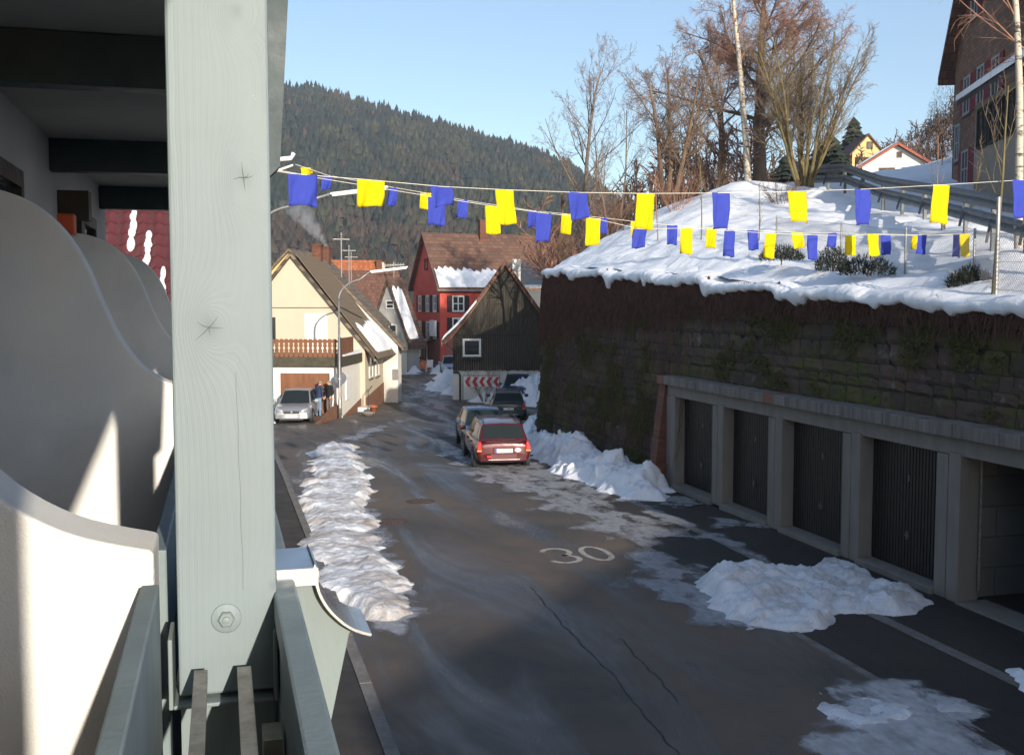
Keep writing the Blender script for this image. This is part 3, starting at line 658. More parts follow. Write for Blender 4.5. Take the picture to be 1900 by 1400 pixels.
for i, y in enumerate(posts):
    if pm is None:
        pm = MB().box(-.066, .070, 0, .135, PZ0, 5.87).mesh('post', 'post'); 
    o = meshobj('post', pm, bh, (0, y, 0)); bv = o.modifiers.new('b', 'BEVEL'); bv.width = .004; bv.segments = 2
    # beam under the ceiling and longitudinal plate
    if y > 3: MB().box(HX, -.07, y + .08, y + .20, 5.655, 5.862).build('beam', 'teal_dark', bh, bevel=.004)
    # wavy partition with a thin capping
    yy = y + .07
    if y > 0: 
        MB().prism([(SCS[0][0], 3.39)] + SCS + [(-.10, 3.39)], 'y', yy, yy + .14).build('partition_wall', 'stucco', bh, bevel=.006)
    # outer fin with sheet-metal capping
    dy = y - 1.55
    fin = [(.0745, 4.396), (arc_[0][0] - .004, 4.396)] + [(p[0] - .002, p[1] - .004) for p in arc_[:-1]] + [(AY(652, 1186, FY).x, AY(652, 1186, FY).z), (AY(615, 1365, FY).x, AY(615, 1365, FY).z), (.09, 3.55), (.0745, 3.55)]
    f = MB().prism(fin, 'y', FY + .03 + dy, FY + .12 + dy).build('fin', 'teal', bh, bevel=.002)
    cpp = [(.0725, 4.402), (arc_[0][0] + .004, 4.402), (arc_[0][0] + .006, 4.385)] + list(smooth(arc_, 3))
    sh = MB().sheet([[(p[0], FY + dy, p[1]) for p in cpp], [(p[0], FY + .14 + dy, p[1]) for p in cpp]]); so = sh.build('metal_capping', 'alu', f)
    s_ = so.modifiers.new('s', 'SOLIDIFY'); s_.thickness = .004
    MB().box(.0735, arc_[0][0] + .004, FY - .004 + dy, FY - .001 + dy, 4.376, 4.402).build('capping_lip', 'alu', f)
# tapering board behind the top of the near post
q0, q1 = AY(534, 0, 1.7), AY(519, 310, 1.7)
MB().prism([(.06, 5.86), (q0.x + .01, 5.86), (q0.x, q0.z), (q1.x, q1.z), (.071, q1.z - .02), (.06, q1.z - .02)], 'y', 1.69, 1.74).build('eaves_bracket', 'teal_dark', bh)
# rails and planter boards between the posts
for i in range(len(posts) - 1):
    a, c_ = posts[i] + .19 if i else posts[i], posts[i + 1]
    MB().box(.066, .099, a + .02, c_ + .065, 4.345, 4.388).build('outer_rail', 'teal', bh, bevel=.004)
    MB().box(.072, .094, a + .02, c_ + .09, 3.6, 4.343).build('outer_board', 'teal', bh)
    MB().box(-.112, -.088, a, c_ - .02, 3.75, 4.415).build('inner_board', 'teal', bh, bevel=.003)
    MB().box(-.13, -.10, a, c_ - .02, 3.45, 3.75).build('inner_skirt', 'teal', bh)
    for px0, px1 in ((360, 385), (440, 466)):
        x0, x1 = AY(px0, 1240, 1.5).x, AY(px1, 1240, 1.5).x
        MB().box(x0, x1, a + .1, c_ - .045, 4.287, 4.298).build('planter_strap', 'steel', bh)
    x0, x1 = AY(486, 1345, 1.45).x, AY(520, 1345, 1.45).x
    MB().box(x0, x1, c_ - .16, c_ - .10, 4.20, 4.236).build('strap_end', 'steel', bh)
MB().box(-.066, .066, 1.60, 1.69, 3.5, PZ0 - .012).build('lower_post', 'teal', bh)
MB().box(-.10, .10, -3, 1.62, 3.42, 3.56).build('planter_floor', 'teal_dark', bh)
# post shoe, bolt, knot cracks on the near post
p0, p1 = AY(311, 1185, 1.535), AY(517, 1297, 1.535)
t_ = .006; za, zb = p0.z, p1.z
MB().box(p0.x, p0.x + t_, 1.53, 1.62, zb, za).box(p0.x + t_, p1.x - t_, 1.53, 1.70, zb, zb + t_).box(p1.x - t_, p1.x, 1.53, 1.62, zb, za).build('post_shoe', 'teal', bh, bevel=.002)
bp = AY(420, 1146, 1.55); my = Matrix.Translation((bp.x, 1.5505, bp.z)) @ Matrix.Rotation(R(90), 4, 'X')
bo = MB().lathe([(.021, 0), (.021, .0022), (.0195, .003), (.001, .003)], 24, mat=my).build('washer', 'post', bh, True)
MB().lathe([(.0115, .003), (.0115, .0095), (.0095, .0115), (.001, .0115)], 6, mat=my).lathe([(.0055, .010), (.0055, .0155), (.001, .0165)], 12, mat=my).build('bolt', 'teal', bo)
MT['crack'] = flat('wood_crack', (.09, .105, .10), .9)
for (px, py, rays) in ((452, 330, ((-4, -30), (3, 24), (-20, 3), (18, -4), (9, -8))), (388, 607, ((16, -20), (28, 2), (-26, 24), (-22, -10), (3, 14)))):
    b = MB()
    for dx, dz in rays:
        a = AY(px, py, 1.55); e = AY(px + dx, py + dz, 1.55); m_ = (a + e) / 2 + Vector((random.uniform(-.002, .002), 0, random.uniform(-.002, .002)))
        b.tube([(q.x, 1.5499, q.z) for q in (a, m_, e)], [.0008, .0006, .0002], 4)
    b.build('knot_crack', 'crack', bh)
b = MB()
b.tube([(AY(438 + (py - 700) * .035, py, 1.55).x + .0006 * math.sin(py * .05), 1.5499, AY(438, py, 1.55).z) for py in range(690, 1110, 15)], .00035, 4)
b.build('drying_crack', 'crack', bh)
# windows in the house wall, lantern and an orange box by it
MT['frame_dark'] = plain('dark_window_frame', (.03, .026, .022), .5, .2, 8, .05)
def hwin(y0, y1, z1):
    f = MB().box(HX, HX + .05, y0, y1, z1 - .09, z1).box(HX, HX + .05, y0, y0 + .08, 3.5, z1 - .09).box(HX, HX + .05, y1 - .08, y1, 3.5, z1 - .09).box(HX, HX + .04, (y0 + y1) / 2 - .05, (y0 + y1) / 2 + .05, 3.5, z1 - .09).build('window', 'frame_dark', bh)
    MB().box(HX - .02, HX + .012, y0 + .08, y1 - .08, 3.5, z1 - .09).build('pane', 'glass', f)
hwin(4.95, 6.35, 5.50); hwin(8.3, 9.9, 5.50); hwin(1.9, 3.4, 5.50)
l0 = MB().box(HX, HX + .20, 7.95, 8.12, 5.36, 5.56).box(HX + .02, HX + .15, 7.97, 8.10, 5.16, 5.36).build('wall_lantern', 'frame_dark', bh)
pr = AX(124, 415, -.92); MB().box(-.97, -.87, pr.y - .06, pr.y + .06, pr.z - .07, pr.z + .06).build('orange_box', flat('orange_plastic', (.7, .10, .03), .5), bh, bevel=.01)
# bracket carrying the bunting cords
q = AD(545, 292, 12.6); MB().tube([(.15, q.y, q.z - .10), (q.x - .03, q.y, q.z - .01), (q.x, q.y, q.z + .05)], .028, 7).tube([(.15, q.y, q.z - .16), (q.x * .75, q.y, q.z - .17), (q.x - .01, q.y, q.z - .09)], .014, 6).build('cord_bracket', 'white', bh, True)
MB().box(-.2, .18, q.y - .12, q.y + .12, 3.2, 6.0).build('corner_post', 'teal', bh)

# ---------------------------------------------------------------- neighbour with the red tiled roof, seen between post and partition
nb = thing('tiled_house', 'red tiled roof with snow in its troughs seen beyond the balcony', 'house', (-4.3, 19.4, 0))
MT['tile_red'] = plain('glazed_red_tile', (.115, .030, .032), .45, .3, 3, .1, 30, dirt=(.10, .03, .03), dscale=2)
MB().prism([(0, 0), (10, 0), (10, 3.2), (5.1, 7.5), (0, 3.2)], 'x', -5, 4.2).build('wall', 'house_wall', nb)
sl = math.atan2(4.5, 5.4); MB().prism([(-.5, 3.05), (-.5, 2.95), (5.1, 7.65), (5.1, 7.75)], 'x', -5.3, 4.55).build('roof', plain('roof_batten', (.06, .03, .03), .9), nb)
tm = MB(); tw, tl = .30, .36
prof = [(-tw / 2 + tw * i / 10, .035 * math.cos(2 * math.pi * (i / 10 - .3)) + .02) for i in range(11)]
tm.sheet([[(p[0], 0, p[1] + .035) for p in prof], [(p[0], tl + .05, p[1]) for p in prof]]); tm.sheet([[(p[0], 0, p[1] + .035) for p in prof], [(p[0], 0, p[1] + .010) for p in prof]])
tme = tm.mesh('roof_tile', 'tile_red', True)
for r_ in range(18):
    for c_ in range(16):
        s = r_ * tl; x = 4.4 - c_ * tw
        meshobj('roof_tile', tme, nb, (x, -.45 + s * math.cos(sl), 3.10 + s * math.sin(sl)), (sl + .02, 0, 0))
rn = random.Random(4)
for c_ in range(15):                                     # snow lumps left in the troughs
    x = 4.4 - c_ * tw + .045; s, e = {3: (2.2, 5.7), 4: (2.2, 3.5), 5: (2.4, 4.7), 6: (4.3, 5.5), 7: (2.3, 2.9)}.get(c_, (2.2, 2.2 + rn.choice((.5, 1.6, 2.8)))); b = MB()
    while s < e:
        L2 = rn.uniform(.18, .40); rr = rn.uniform(.035, .085)
        mm = Matrix.Translation((x + rn.uniform(-.02, .02), -.45 + s * math.cos(sl), 3.17 + s * math.sin(sl))) @ Matrix.Rotation(sl, 4, 'X') @ Matrix.Diagonal((rr * 1.1, L2 * .62, rr * .8, 1))
        b.lathe([(.02, -1), (.6, -.8), (.95, -.3), (1, .1), (.8, .6), (.4, .92), (.02, 1)], 8, mat=mm @ Matrix.Rotation(R(90), 4, 'X')); s += L2 * rn.uniform(.55, 1.0)
    if b.v: b.build('roof_snow', 'snow_roof', nb, True)
g = []
for i in range(80):
    x = -1 + i * .07; top = 2.35 + .35 * float(fbm(x * 2, 1, 6, 3)) + .12 * math.cos(2 * math.pi * x / tw)
    g.append([(x, -.55 + s * math.cos(sl), 3.08 + s * math.sin(sl) + h) for s, h in ((-.05, .02), (0, .2), (top * .5, .22 + .03 * math.sin(x * 5)), (top * .9, .19), (top, .12), (top + .03, .02))])
MB().sheet(g).build('roof_snow', 'snow_roof', nb, True)
# ================================================================ buildings along the street
def gable(root, x0, x1, y0, y1, he, hr, wall, roof, oe=.45, og=.3, th=.14, xr=None, z0=-1.0, names=('wall', 'roof_slope')):
    xr = (x0 + x1) / 2 if xr is None else xr
    MB().prism([(x0, z0), (x1, z0), (x1, he), (xr, hr - .02), (x0, he)], 'y', y0, y1).build(names[0], wall, root)
    for s, xe in ((-1, x0), (1, x1)):
        k_ = (hr - he) / abs(xe - xr); dx = oe; ex, ez = xe + s * dx, he - k_ * dx; n = math.hypot(1, k_)
        up_ = th * n
        MB().prism([(xr, hr), (ex, ez), (ex, ez + up_), (xr, hr + up_)] if s > 0 else [(xr, hr), (xr, hr + up_), (ex, ez + up_), (ex, ez)], 'y', y0 - og, y1 + og).build(names[1], roof, root)
def win(root, p, u, n, w_, h, frame='white', cols=2, rws=2, t=.06, sill='kerb', shut=None, shw=None, glass='glass'):
    """window at wall point p (its centre), u = along the wall, n = outward"""
    p = Vector(p); u = Vector(u).normalized(); n = Vector(n).normalized(); z = Vector((0, 0, 1)); b = MB(); o = p + n * .03
    def br(a, c): b.bar(a, c, t, .06, up=n)
    br(o - u * w_ / 2 - z * h / 2, o - u * w_ / 2 + z * h / 2); br(o + u * w_ / 2 - z * h / 2, o + u * w_ / 2 + z * h / 2)
    br(o - u * (w_ / 2 - t / 2) + z * (h / 2 - t / 2), o + u * (w_ / 2 - t / 2) + z * (h / 2 - t / 2)); br(o - u * (w_ / 2 - t / 2) - z * (h / 2 - t / 2), o + u * (w_ / 2 - t / 2) - z * (h / 2 - t / 2))
    for i in range(1, cols): q = o - u * w_ / 2 + u * (w_ * i / cols) - n * .006; b.bar(q - z * (h / 2 - t), q + z * (h / 2 - t), t * .8, .05, up=n)
    for j in range(1, rws): q = o - z * h / 2 + z * (h * j / rws) - n * .009; b.bar(q - u * (w_ / 2 - t / 2), q + u * (w_ / 2 - t / 2), t * .6, .045, up=n)
    f = b.build('window', frame, root)
    g_ = MB(); a = p + n * .018; g_.add([a - u * w_ / 2 - z * h / 2, a + u * w_ / 2 - z * h / 2, a + u * w_ / 2 + z * h / 2, a - u * w_ / 2 + z * h / 2], [(0, 1, 2, 3)]); g_.build('pane', glass, f)
    if sill: q = p - z * (h / 2 + .05) + n * .06; MB().bar(q - u * (w_ / 2 + .08), q + u * (w_ / 2 + .08), .12, .05, up=z).build('sill', sill, f)
    if shut:
        sw = shw or w_ * .5
        for s in (-1, 1):
            q = p + u * s * (w_ / 2 + sw / 2 + .06) + n * .03; m_ = MB(); m_.bar(q - z * h / 2, q + z * h / 2, sw, .04, up=n)
            for j in range(9): qq = q - z * h / 2 + z * (h * (j + .5) / 9) + n * .025; m_.bar(qq - u * sw * .4, qq + u * sw * .4, .05, .015, up=n)
            m_.build('shutter', shut, root)
    return f
def chimney(root, x, y, z0, z1, w_, mat, cap=True):
    b = MB().box(x - w_ / 2, x + w_ / 2, y - w_ / 2, y + w_ / 2, z0, z1)
    if cap: b.box(x - w_ / 2 - .05, x + w_ / 2 + .05, y - w_ / 2 - .05, y + w_ / 2 + .05, z1, z1 + .08)
    return b.build('chimney', mat, root)
def snowslab(root, xr, hr, xe, he, y0, y1, s0, s1, mat='snow_roof', th=.18, lift=.16, seed=1, name='roof_snow', ragy=.0):
    """snow blanket on a roof slope: s0..s1 fractions from ridge (0) to eave (1)"""
    g_ = []; n = max(12, int((y1 - y0) / .16))
    for i in range(n + 1):
        y = y0 + (y1 - y0) * i / n; a = s0 + .10 * float(fbm(y * .8, 2, seed, 4)) + .03 * math.cos(2 * math.pi * y / .6); row = []
        ed = min(1, min(i, n - i) / 1.5 + .1)
        for j in range(9):
            t = j / 8; s = a + (s1 - a) * t; hh = th * ed * min(1, 4 * t + .15, 5 * (1 - t) + .3) * (1 + .35 * float(fbm(y * 1.5, t * 4, seed + 3, 3)))
            if j in (0, 8): hh = .0
            row.append((xr + (xe - xr) * s, y, hr + (he - hr) * s + lift + hh))
        g_.append(row)
    return MB().sheet(g_).build(name, mat, root, True)

MT['beige'] = plain('cream_render', (.52, .45, .345), .9, .05, 1.5, .2, 80, dirt=(.50, .43, .33), dscale=.6)
MT['whitewall'] = plain('white_render', (.72, .70, .64), .9, .05, 1.5, .25, 80, dirt=(.58, .56, .51), dscale=.7)
MT['tile_brown'] = rows('brown_roof_tile', (.19, .145, .10), (.045, .035, .03), .26, .30, axes=('Y', 'Z'))
MT['tile_gable'] = rows('brown_pantile', (.15, .085, .06), (.05, .035, .03), .5, .30, axes=('Y', 'Z'))
MT['tile_piece'] = plain('weathered_tile', (.20, .15, .10), .9, .35, 2.0, .3, 40, dirt=(.07, .06, .035), dscale=2.5)
MT['brownwood'] = plain('stained_wood', (.20, .085, .040), .7, .3, 6, .2, 40, stretch=(1, 1, .2))
MT['brownplinth'] = plain('brown_plinth', (.20, .095, .055), .9, .2, 3, .3, 50)
MT['fascia'] = plain('mossy_fascia', (.07, .062, .042), .9, .3, 5, .3, 40)
MT['zinc'] = plain('zinc_pipe', (.30, .29, .28), .5, .2, 6, .05, metal=.6)
MT['dark_trim'] = flat('dark_trim', (.03, .026, .024), .7)
MT['cord'] = flat('cord', (.62, .58, .50), .8)
# ---- cream house with garage, left
P0 = AD(548, 700, 57.0); Zg = -.80
bhz = thing('cream_house', 'cream gabled house with brown baluster terrace over a garage', 'house', (P0.x, P0.y, Zg), R(-20))
gable(bhz, -4.0, 3.75, 0, 4.6, 3.25, 8.0, 'beige', 'tile_brown', oe=.55, og=.25)
gable(bhz, -4.9, 4.6, 4.62, 5.7, 3.2, 8.15, 'whitewall', 'tile_brown', oe=.35, og=.12)
# tiles of the near right-hand slope, one by one
k_ = (8.0 - 3.25) / 3.75; L_s = math.hypot(3.75 + .55, (3.75 + .55) * k_); an = math.atan(k_)
tme = MB().prism([(0, 0), (.36, -.012), (.36, .022), (0, .034)], 'y', -.165, .165).mesh('roof_tile', 'tile_piece')
nr = int(L_s / .33)
for r_ in range(nr):
    for c_ in range(15):
        s = r_ * .33 + .02; y = -.2 + c_ * .335 + .08
        meshobj('roof_tile', tme, bhz, (s * math.cos(an) + .22 * math.sin(an), y + random.uniform(-.01, .01), 8.0 - s * math.sin(an) + .22 * math.cos(an) * .62 + .015), (0, an - .055, 0))
hs = 8.0 + .27
snowslab(bhz, 0, hs, 4.3, hs - 4.3 * k_, .55, 4.4, .74, 1.0, th=.22, lift=.10, seed=3)
MB().tube([(3.75 + .58, y, 8.0 - 4.3 * k_ + .02) for y in (-.25, 4.55)], .07, 8).build('gutter', 'zinc', bhz)
chimney(bhz, .15, 4.2, 7.6, 8.75, .5, 'redbrick')
# annex with garage and terrace
AX0, AX1, AY0 = -6.0, 3.5, -4.4
MB().box(AX0, AX1, AY0, -.004, -1.0, 2.48).build('annex_wall', 'whitewall', bhz)
MB().box(AX0 - .1, AX1 + .12, AY0 - .25, -.02, 2.485, 2.95).build('terrace_fascia', 'fascia', bhz, bevel=.02)
MB().prism([(AY0 + .5, 2.955), (-.05, 2.955), (-.05, 3.12), (AY0 + .5, 3.02)], 'x', AX1 - .9, AX1 + .1).build('terrace_snow', 'snow_roof', bhz)
MB().box(0.55, 3.0, AY0 - .02, AY0 + .05, -.2, 2.15).build('garage_door', 'brownwood', bhz)
gd = bhz.children[-1]
for j in range(1, 6): MB().box(0.56, 2.99, AY0 - .03, AY0 - .021, -.2 + j * .39, -.18 + j * .39).build('door_panel_joint', 'brownplinth', gd)
MB().box(.45, .548, AY0 - .05, AY0 + .02, -.3, 2.25).box(3.002, 3.10, AY0 - .05, AY0 + .02, -.3, 2.25).box(.548, 3.002, AY0 - .05, AY0 + .02, 2.152, 2.25).build('door_surround', 'white', bhz)
bm = MB()
for zz, ww in ((0, .075), (.10, .055), (.22, .105), (.34, .06), (.46, .11), (.58, .06), (.70, .11), (.80, .115), (.88, .09)):
    pass
prof = [(-.10, 0), (-.10, .12), (-.06, .2), (-.105, .34), (-.055, .46), (-.105, .58), (-.07, .66), (-.11, .74), (-.11, .84), (-.06, .90), (.06, .90), (.11, .84), (.11, .74), (.07, .66), (.105, .58), (.055, .46), (.105, .34), (.06, .2), (.10, .12), (.10, 0)]
bme = MB().prism(prof, 'y', -.015, .015).mesh('baluster', 'brownwood')
for i in range(30): meshobj('baluster', bme, bhz, (-3.6 + i * .238, AY0 - .2, 2.92), (0, 0, 0))
MB().box(-4.2, AX1 + .05, AY0 - .17, AY0 - .12, 3.66, 3.74).box(-4.2, AX1 + .05, AY0 - .17, AY0 - .12, 3.05, 3.13).build('terrace_rail', 'brownwood', bhz)
MB().box(AX1 - .04, AX1 + .02, AY0 - .10, -1.6, 2.96, 3.85).build('side_screen', 'brownwood', bhz)
MB().box(AX1 - .02, AX1 + .12, AY0 - .28, AY0 - .16, 1.9, 3.9).build('terrace_post', 'dark_trim', bhz)
MB().tube([(AX1 + .06, AY0 - .1, -.2), (AX1 + .06, AY0 - .1, 2.5)], .045, 8).build('downpipe', 'zinc', bhz)
MB().box(.55, 1.75, -.05, .02, 2.95, 5.0).build('terrace_door', 'white', bhz)
dd = bhz.children[-1]; MB().box(.66, 1.64, -.062, -.05, 3.05, 4.9).build('door_blind', 'whitewall', dd)
win(bhz, (-1.55, -.005, 4.15), (1, 0, 0), (0, -1, 0), 1.0, 1.3, 'dark_trim', 2, 3, .05)
MB().box(-4.0, 2.0, -.022, -.002, 5.28, 5.32).build('storey_joint', 'fascia', bhz)
# plinth, niche panel, side windows and steps on the right-hand walls
MB().prism([(AY0 - .02, -1), (-.02, -1), (-.02, .55), (AY0 - .02, -.05)], 'x', AX1 + .002, AX1 + .05).build('plinth', 'brownplinth', bhz)
MB().prism([(.0, -1), (4.6, -1), (4.6, 1.05), (.0, .55)], 'x', 3.752, 3.80).build('plinth', 'brownplinth', bhz)
MB().box(AX1 + .001, AX1 + .06, -3.35, -2.6, .75, 1.9).build('wall_panel', 'white', bhz)
for yy in (1.3, 2.9): win(bhz, (3.755, yy, 2.2), (0, 1, 0), (1, 0, 0), .75, 1.3, 'white', 1, 2, .07)
MB().box(AX1, AX1 + .7, -.9, .3, -1, .15).build('door_step', 'whitewall', bhz)
MB().tube([(AX1 + .62, -1.0, .1), (AX1 + .62, -1.0, 1.0), (AX1 + .62, -.1, 1.2)], .025, 6).build('handrail', 'dark_trim', bhz)
MB().box(4.3, 4.62, 4.56, 4.615, 1.2, 1.8).build('meter_box', 'zinc', bhz)
# raised forecourt of the garage with brown kerb walls
MB().prism([(-9.5, -.12), (AY0 - .05, .18), (AY0 - .05, -.8), (-9.5, -.8)], 'x', -6.0, 3.3).build('driveway', 'brownplinth', bhz)
dk = thing('driveway_wall', 'low brown sloping wall beside the garage driveway', 'wall', bhz.matrix_basis @ Vector((0, 0, 0)) if False else (P0.x, P0.y, Zg), R(-20))
MB().prism([(-8.6, -.2), (AY0 - .06, -.2), (AY0 - .06, .62), (-5.4, .62), (-8.6, .12)], 'x', 3.32, 3.54).build('low_wall', 'brownplinth', dk)

# ---- yellow house behind it
q = AD(541, 700, 74); yh = thing('yellow_house', 'yellow gable and brown roof peeping up behind the cream house', 'house', (q.x, q.y, -.9), R(-20))
MT['yellow'] = plain('yellow_render', (.62, .45, .20), .9, .06, 1.5, .2, 60)
gable(yh, -4.6, 4.6, 0, 9, 4.4, 9.15, 'yellow', 'tile_brown', .5, .3)
chimney(yh, 1.6, 3.4, 7.5, 9.5, .6, 'redbrick')
cp_ = MB(); cp_.tube([(1.3 + .6 * math.cos(R(a)) * .5 + .3, 3.4, 9.58 + .34 * math.sin(R(a))) for a in range(0, 181, 20)], .03, 6); cp_.build('chimney_hood', 'dark_trim', yh)

# ---- long roofs beyond: orange ridge and brown slope
MT['tile_orange'] = rows('orange_roof_tile', (.42, .13, .045), (.2, .06, .03), .26, .30, axes=('X', 'Z'))
MT['tile_far'] = rows('brown_far_tile', (.16, .075, .05), (.06, .035, .03), .26, .30, axes=('X', 'Z'))
q = AD(655, 700, 112); oh = thing('orange_roofed_house', 'house with bright orange tiled roof behind the brown roof', 'house', (q.x, q.y, -.9), R(0))
MB().prism([(0, -1), (9, -1), (9, 5.5), (4.5, 10.0), (0, 5.5)], 'x', -6, 4).build('wall', 'beige', oh)
MB().prism([(-.5, 5.0), (4.5, 10.0), (4.5, 10.2), (-.5, 5.2)], 'x', -6.3, 3.3).build('roof_slope', 'tile_orange', oh)
MB().prism([(9.5, 5.0), (9.5, 5.2), (4.5, 10.2), (4.5, 10.0)], 'x', -6.3, 3.3).build('roof_slope', 'tile_orange', oh)
chimney(oh, 3.3, 3.6, 8.6, 10.1, .6, 'redbrick')
q = AD(690, 700, 100); br_ = thing('brown_roofed_house', 'long brown tiled roof with skylights between lamp post and red house', 'house', (q.x, q.y, -.9), R(0))
MB().prism([(0, -1), (9, -1), (9, 3.0), (4.5, 8.55), (0, 3.0)], 'x', -4, 3.0).build('wall', 'whitewall', br_)
MB().prism([(-.5, 2.4), (4.5, 8.55), (4.5, 8.75), (-.5, 2.6)], 'x', -4.3, 3.3).build('roof_slope', 'tile_far', br_)
MB().prism([(9.5, 2.4), (9.5, 2.6), (4.5, 8.75), (4.5, 8.55)], 'x', -4.3, 3.3).build('roof_slope', 'tile_far', br_)
for xx, zz in ((-.2, 7.0), (1.2, 5.1)):
    yv = -.5 + (zz - 2.6) * 5 / 6.15; MB().prism([(yv - .05, zz - .45), (yv + .55, zz + .35), (yv + .45, zz + .45), (yv - .18, zz - .32)], 'x', xx, xx + .75).build('skylight', 'glass', br_)
MB().box(1.5, 3.0, .2, 1.6, 2.2, 3.9).build('dormer', 'dark_trim', br_)

# ---- narrow grey gabled house
q = AD(722, 700, 88); gh = thing('grey_gabled_house', 'narrow grey-white gabled house with snow on its roof side', 'house', (q.x, q.y, -.9), R(-42))
MT['greywall'] = plain('grey_shingle', (.36, .36, .35), .9, .1, 3, .3, 20)
gable(gh, -1.75, 1.75, 0, 1.9, 3.0, 7.35, 'greywall', 'tile_gable', .45, .25)
snowslab(gh, 0, 7.6, 2.15, 7.6 - 2.15 * (7.35 - 3.0) / 1.75, -.15, 1.5, .10, .98, th=.16, lift=.06, seed=13)
for xx, zz, hh in ((.15, 5.5, .7), (.4, 3.3, 1.2)): win(gh, (xx, -.005, zz), (1, 0, 0), (0, -1, 0), .7, hh, 'white', 1, 2, .09, None)
MB().box(-1.8, 1.8, -.06, -.003, -1, 1.6).build('ground_floor_front', 'whitewall', gh)
MB().tube([(1.9, -.15, 2.7), (1.85, -.1, 2.2), (1.85, -.1, -.6)], .05, 6).build('downpipe', 'zinc', gh)

# ---- red house
q = AD(817, 700, 100); rh = thing('red_house', 'big red house with dark shutters and brown snow-edged roof', 'house', (q.x, q.y, -.9), R(-85))
MT['red'] = plain('red_render', (.62, .10, .07), .85, .08, 1.2, .2, 60, dirt=(.42, .07, .05), dscale=.5)
MT['pink'] = plain('pink_render', (.40, .14, .12), .85, .08, 1.2, .2, 60)
MT['shutter'] = plain('dark_brown_shutter', (.045, .022, .022), .7, .2, 5, .1)
MT['tile_red_house'] = rows('red_brown_tile', (.155, .082, .055), (.055, .035, .03), .55, .34, axes=('Y', 'Z'))
gable(rh, -9.4, 0, 0, 15, 7.35, 12.1, 'red', 'tile_red_house', .55, .45, .16)
MB().box(.002, .05, .5, 15, -1, 2.45).build('ground_floor_front', 'pink', rh)
MB().box(-9.4, .052, -.05, -.002, -1, 2.4).build('gable_ground_floor', plain('brown_plaster', (.20, .07, .055), .9), rh)
kk = 4.75 / 4.7
for a, c_, sd in ((-.2, 8.1, 4), (8.6, 15.2, 8)): snowslab(rh, -4.7, 12.35, .55, 12.35 - 5.25 * kk, a, c_, .66, 1.0, th=.26, lift=.02, seed=sd)
MB().tube([(.62, -.4, 6.75), (.62, 15.4, 6.75)], .08, 8).build('gutter', 'zinc', rh)
for yy in (1.75, 5.6, 9.4):
    for zz in (5.55, 2.95 + .55): win(rh, (.005, yy, zz), (0, 1, 0), (1, 0, 0), 1.05, 1.5, 'white', 2, 2, .13, 'kerb', 'shutter', .5)
for xx in (-1.6, -4.1, -6.9):
    for zz in (5.55, 3.05): win(rh, (xx, -.005, zz), (1, 0, 0), (0, -1, 0), 1.1, 1.6, 'white', 2, 2, .13, None, 'shutter', .7)
win(rh, (-4.6, -.005, 9.3), (1, 0, 0), (0, -1, 0), .9, 1.1, 'shutter', 1, 1, .2, None)
chimney(rh, -4.3, 5.6, 11.4, 13.6, .75, 'redbrick')
MB().box(-9.6, -1.8, -1.9, -.06, 2.05, 2.25).build('canopy', 'dark_trim', rh)
MB().box(-8.6, -4.2, -.12, -.055, -.1, 1.95).build('glazed_door', 'white', rh); gd = rh.children[-1]
for i in range(5): MB().box(-8.45 + i * .85, -7.75 + i * .85, -.13, -.121, .1, 1.8).build('pane', 'glass', gd)
MB().box(-2.4, -.6, -.35, -.16, 2.5, 4.0).build('sign_box', 'white', rh)
MB().box(-9.4, -3.0, -1.2, -1.12, 2.3, 3.1).build('balcony_front', 'red', rh); bf_ = rh.children[-1]
for i in range(9):
    q2 = MB(); 
    for j in range(7): a = random.uniform(0, 6.28); q2.lathe([(.02, -.1), (.12, 0), (.02, .1)], 6, mat=Matrix.Translation((-9 + i * .7 + .25 * math.cos(a), -1.25, 3.15 + .12 * math.sin(a))))
    q2.build('flower_box', 'pink' if i % 2 else 'white', bf_)
MB().box(-3.8, -3.2, -1.45, -1.3, 1.9, 3.6).build('hanging_sign', 'greywall', rh)
# white chimney box and grey-roofed shed at its right
q = AD(1022, 700, 86); sh_ = thing('grey_roofed_shed', 'low grey roofed building peeping out behind the wall crown', 'shed', (q.x, q.y, 0), R(-8))
MT['greyroof'] = plain('grey_roof_sheet', (.22, .22, .215), .8, .15, 2, .1)
MB().prism([(-3, 0), (3, 0), (3, 5.3), (-3, 5.9)], 'y', 0, 6).build('wall', 'whitewall', sh_)
MB().prism([(-3.3, 7.7), (-3.3, 7.85), (3.3, 7.25), (3.3, 7.1)], 'y', 2, 6.4).build('roof_back', 'greyroof', sh_)
MB().prism([(0, 6.1), (2.2, 7.75), (2.2, 7.9), (-.4, 6.15)], 'x', -3.3, 3.3).build('roof_slope', 'greyroof', sh_)
MB().box(-3.3, 3.3, -.5, -.1, 5.95, 6.15).build('eaves_snow', 'snow_roof', sh_)

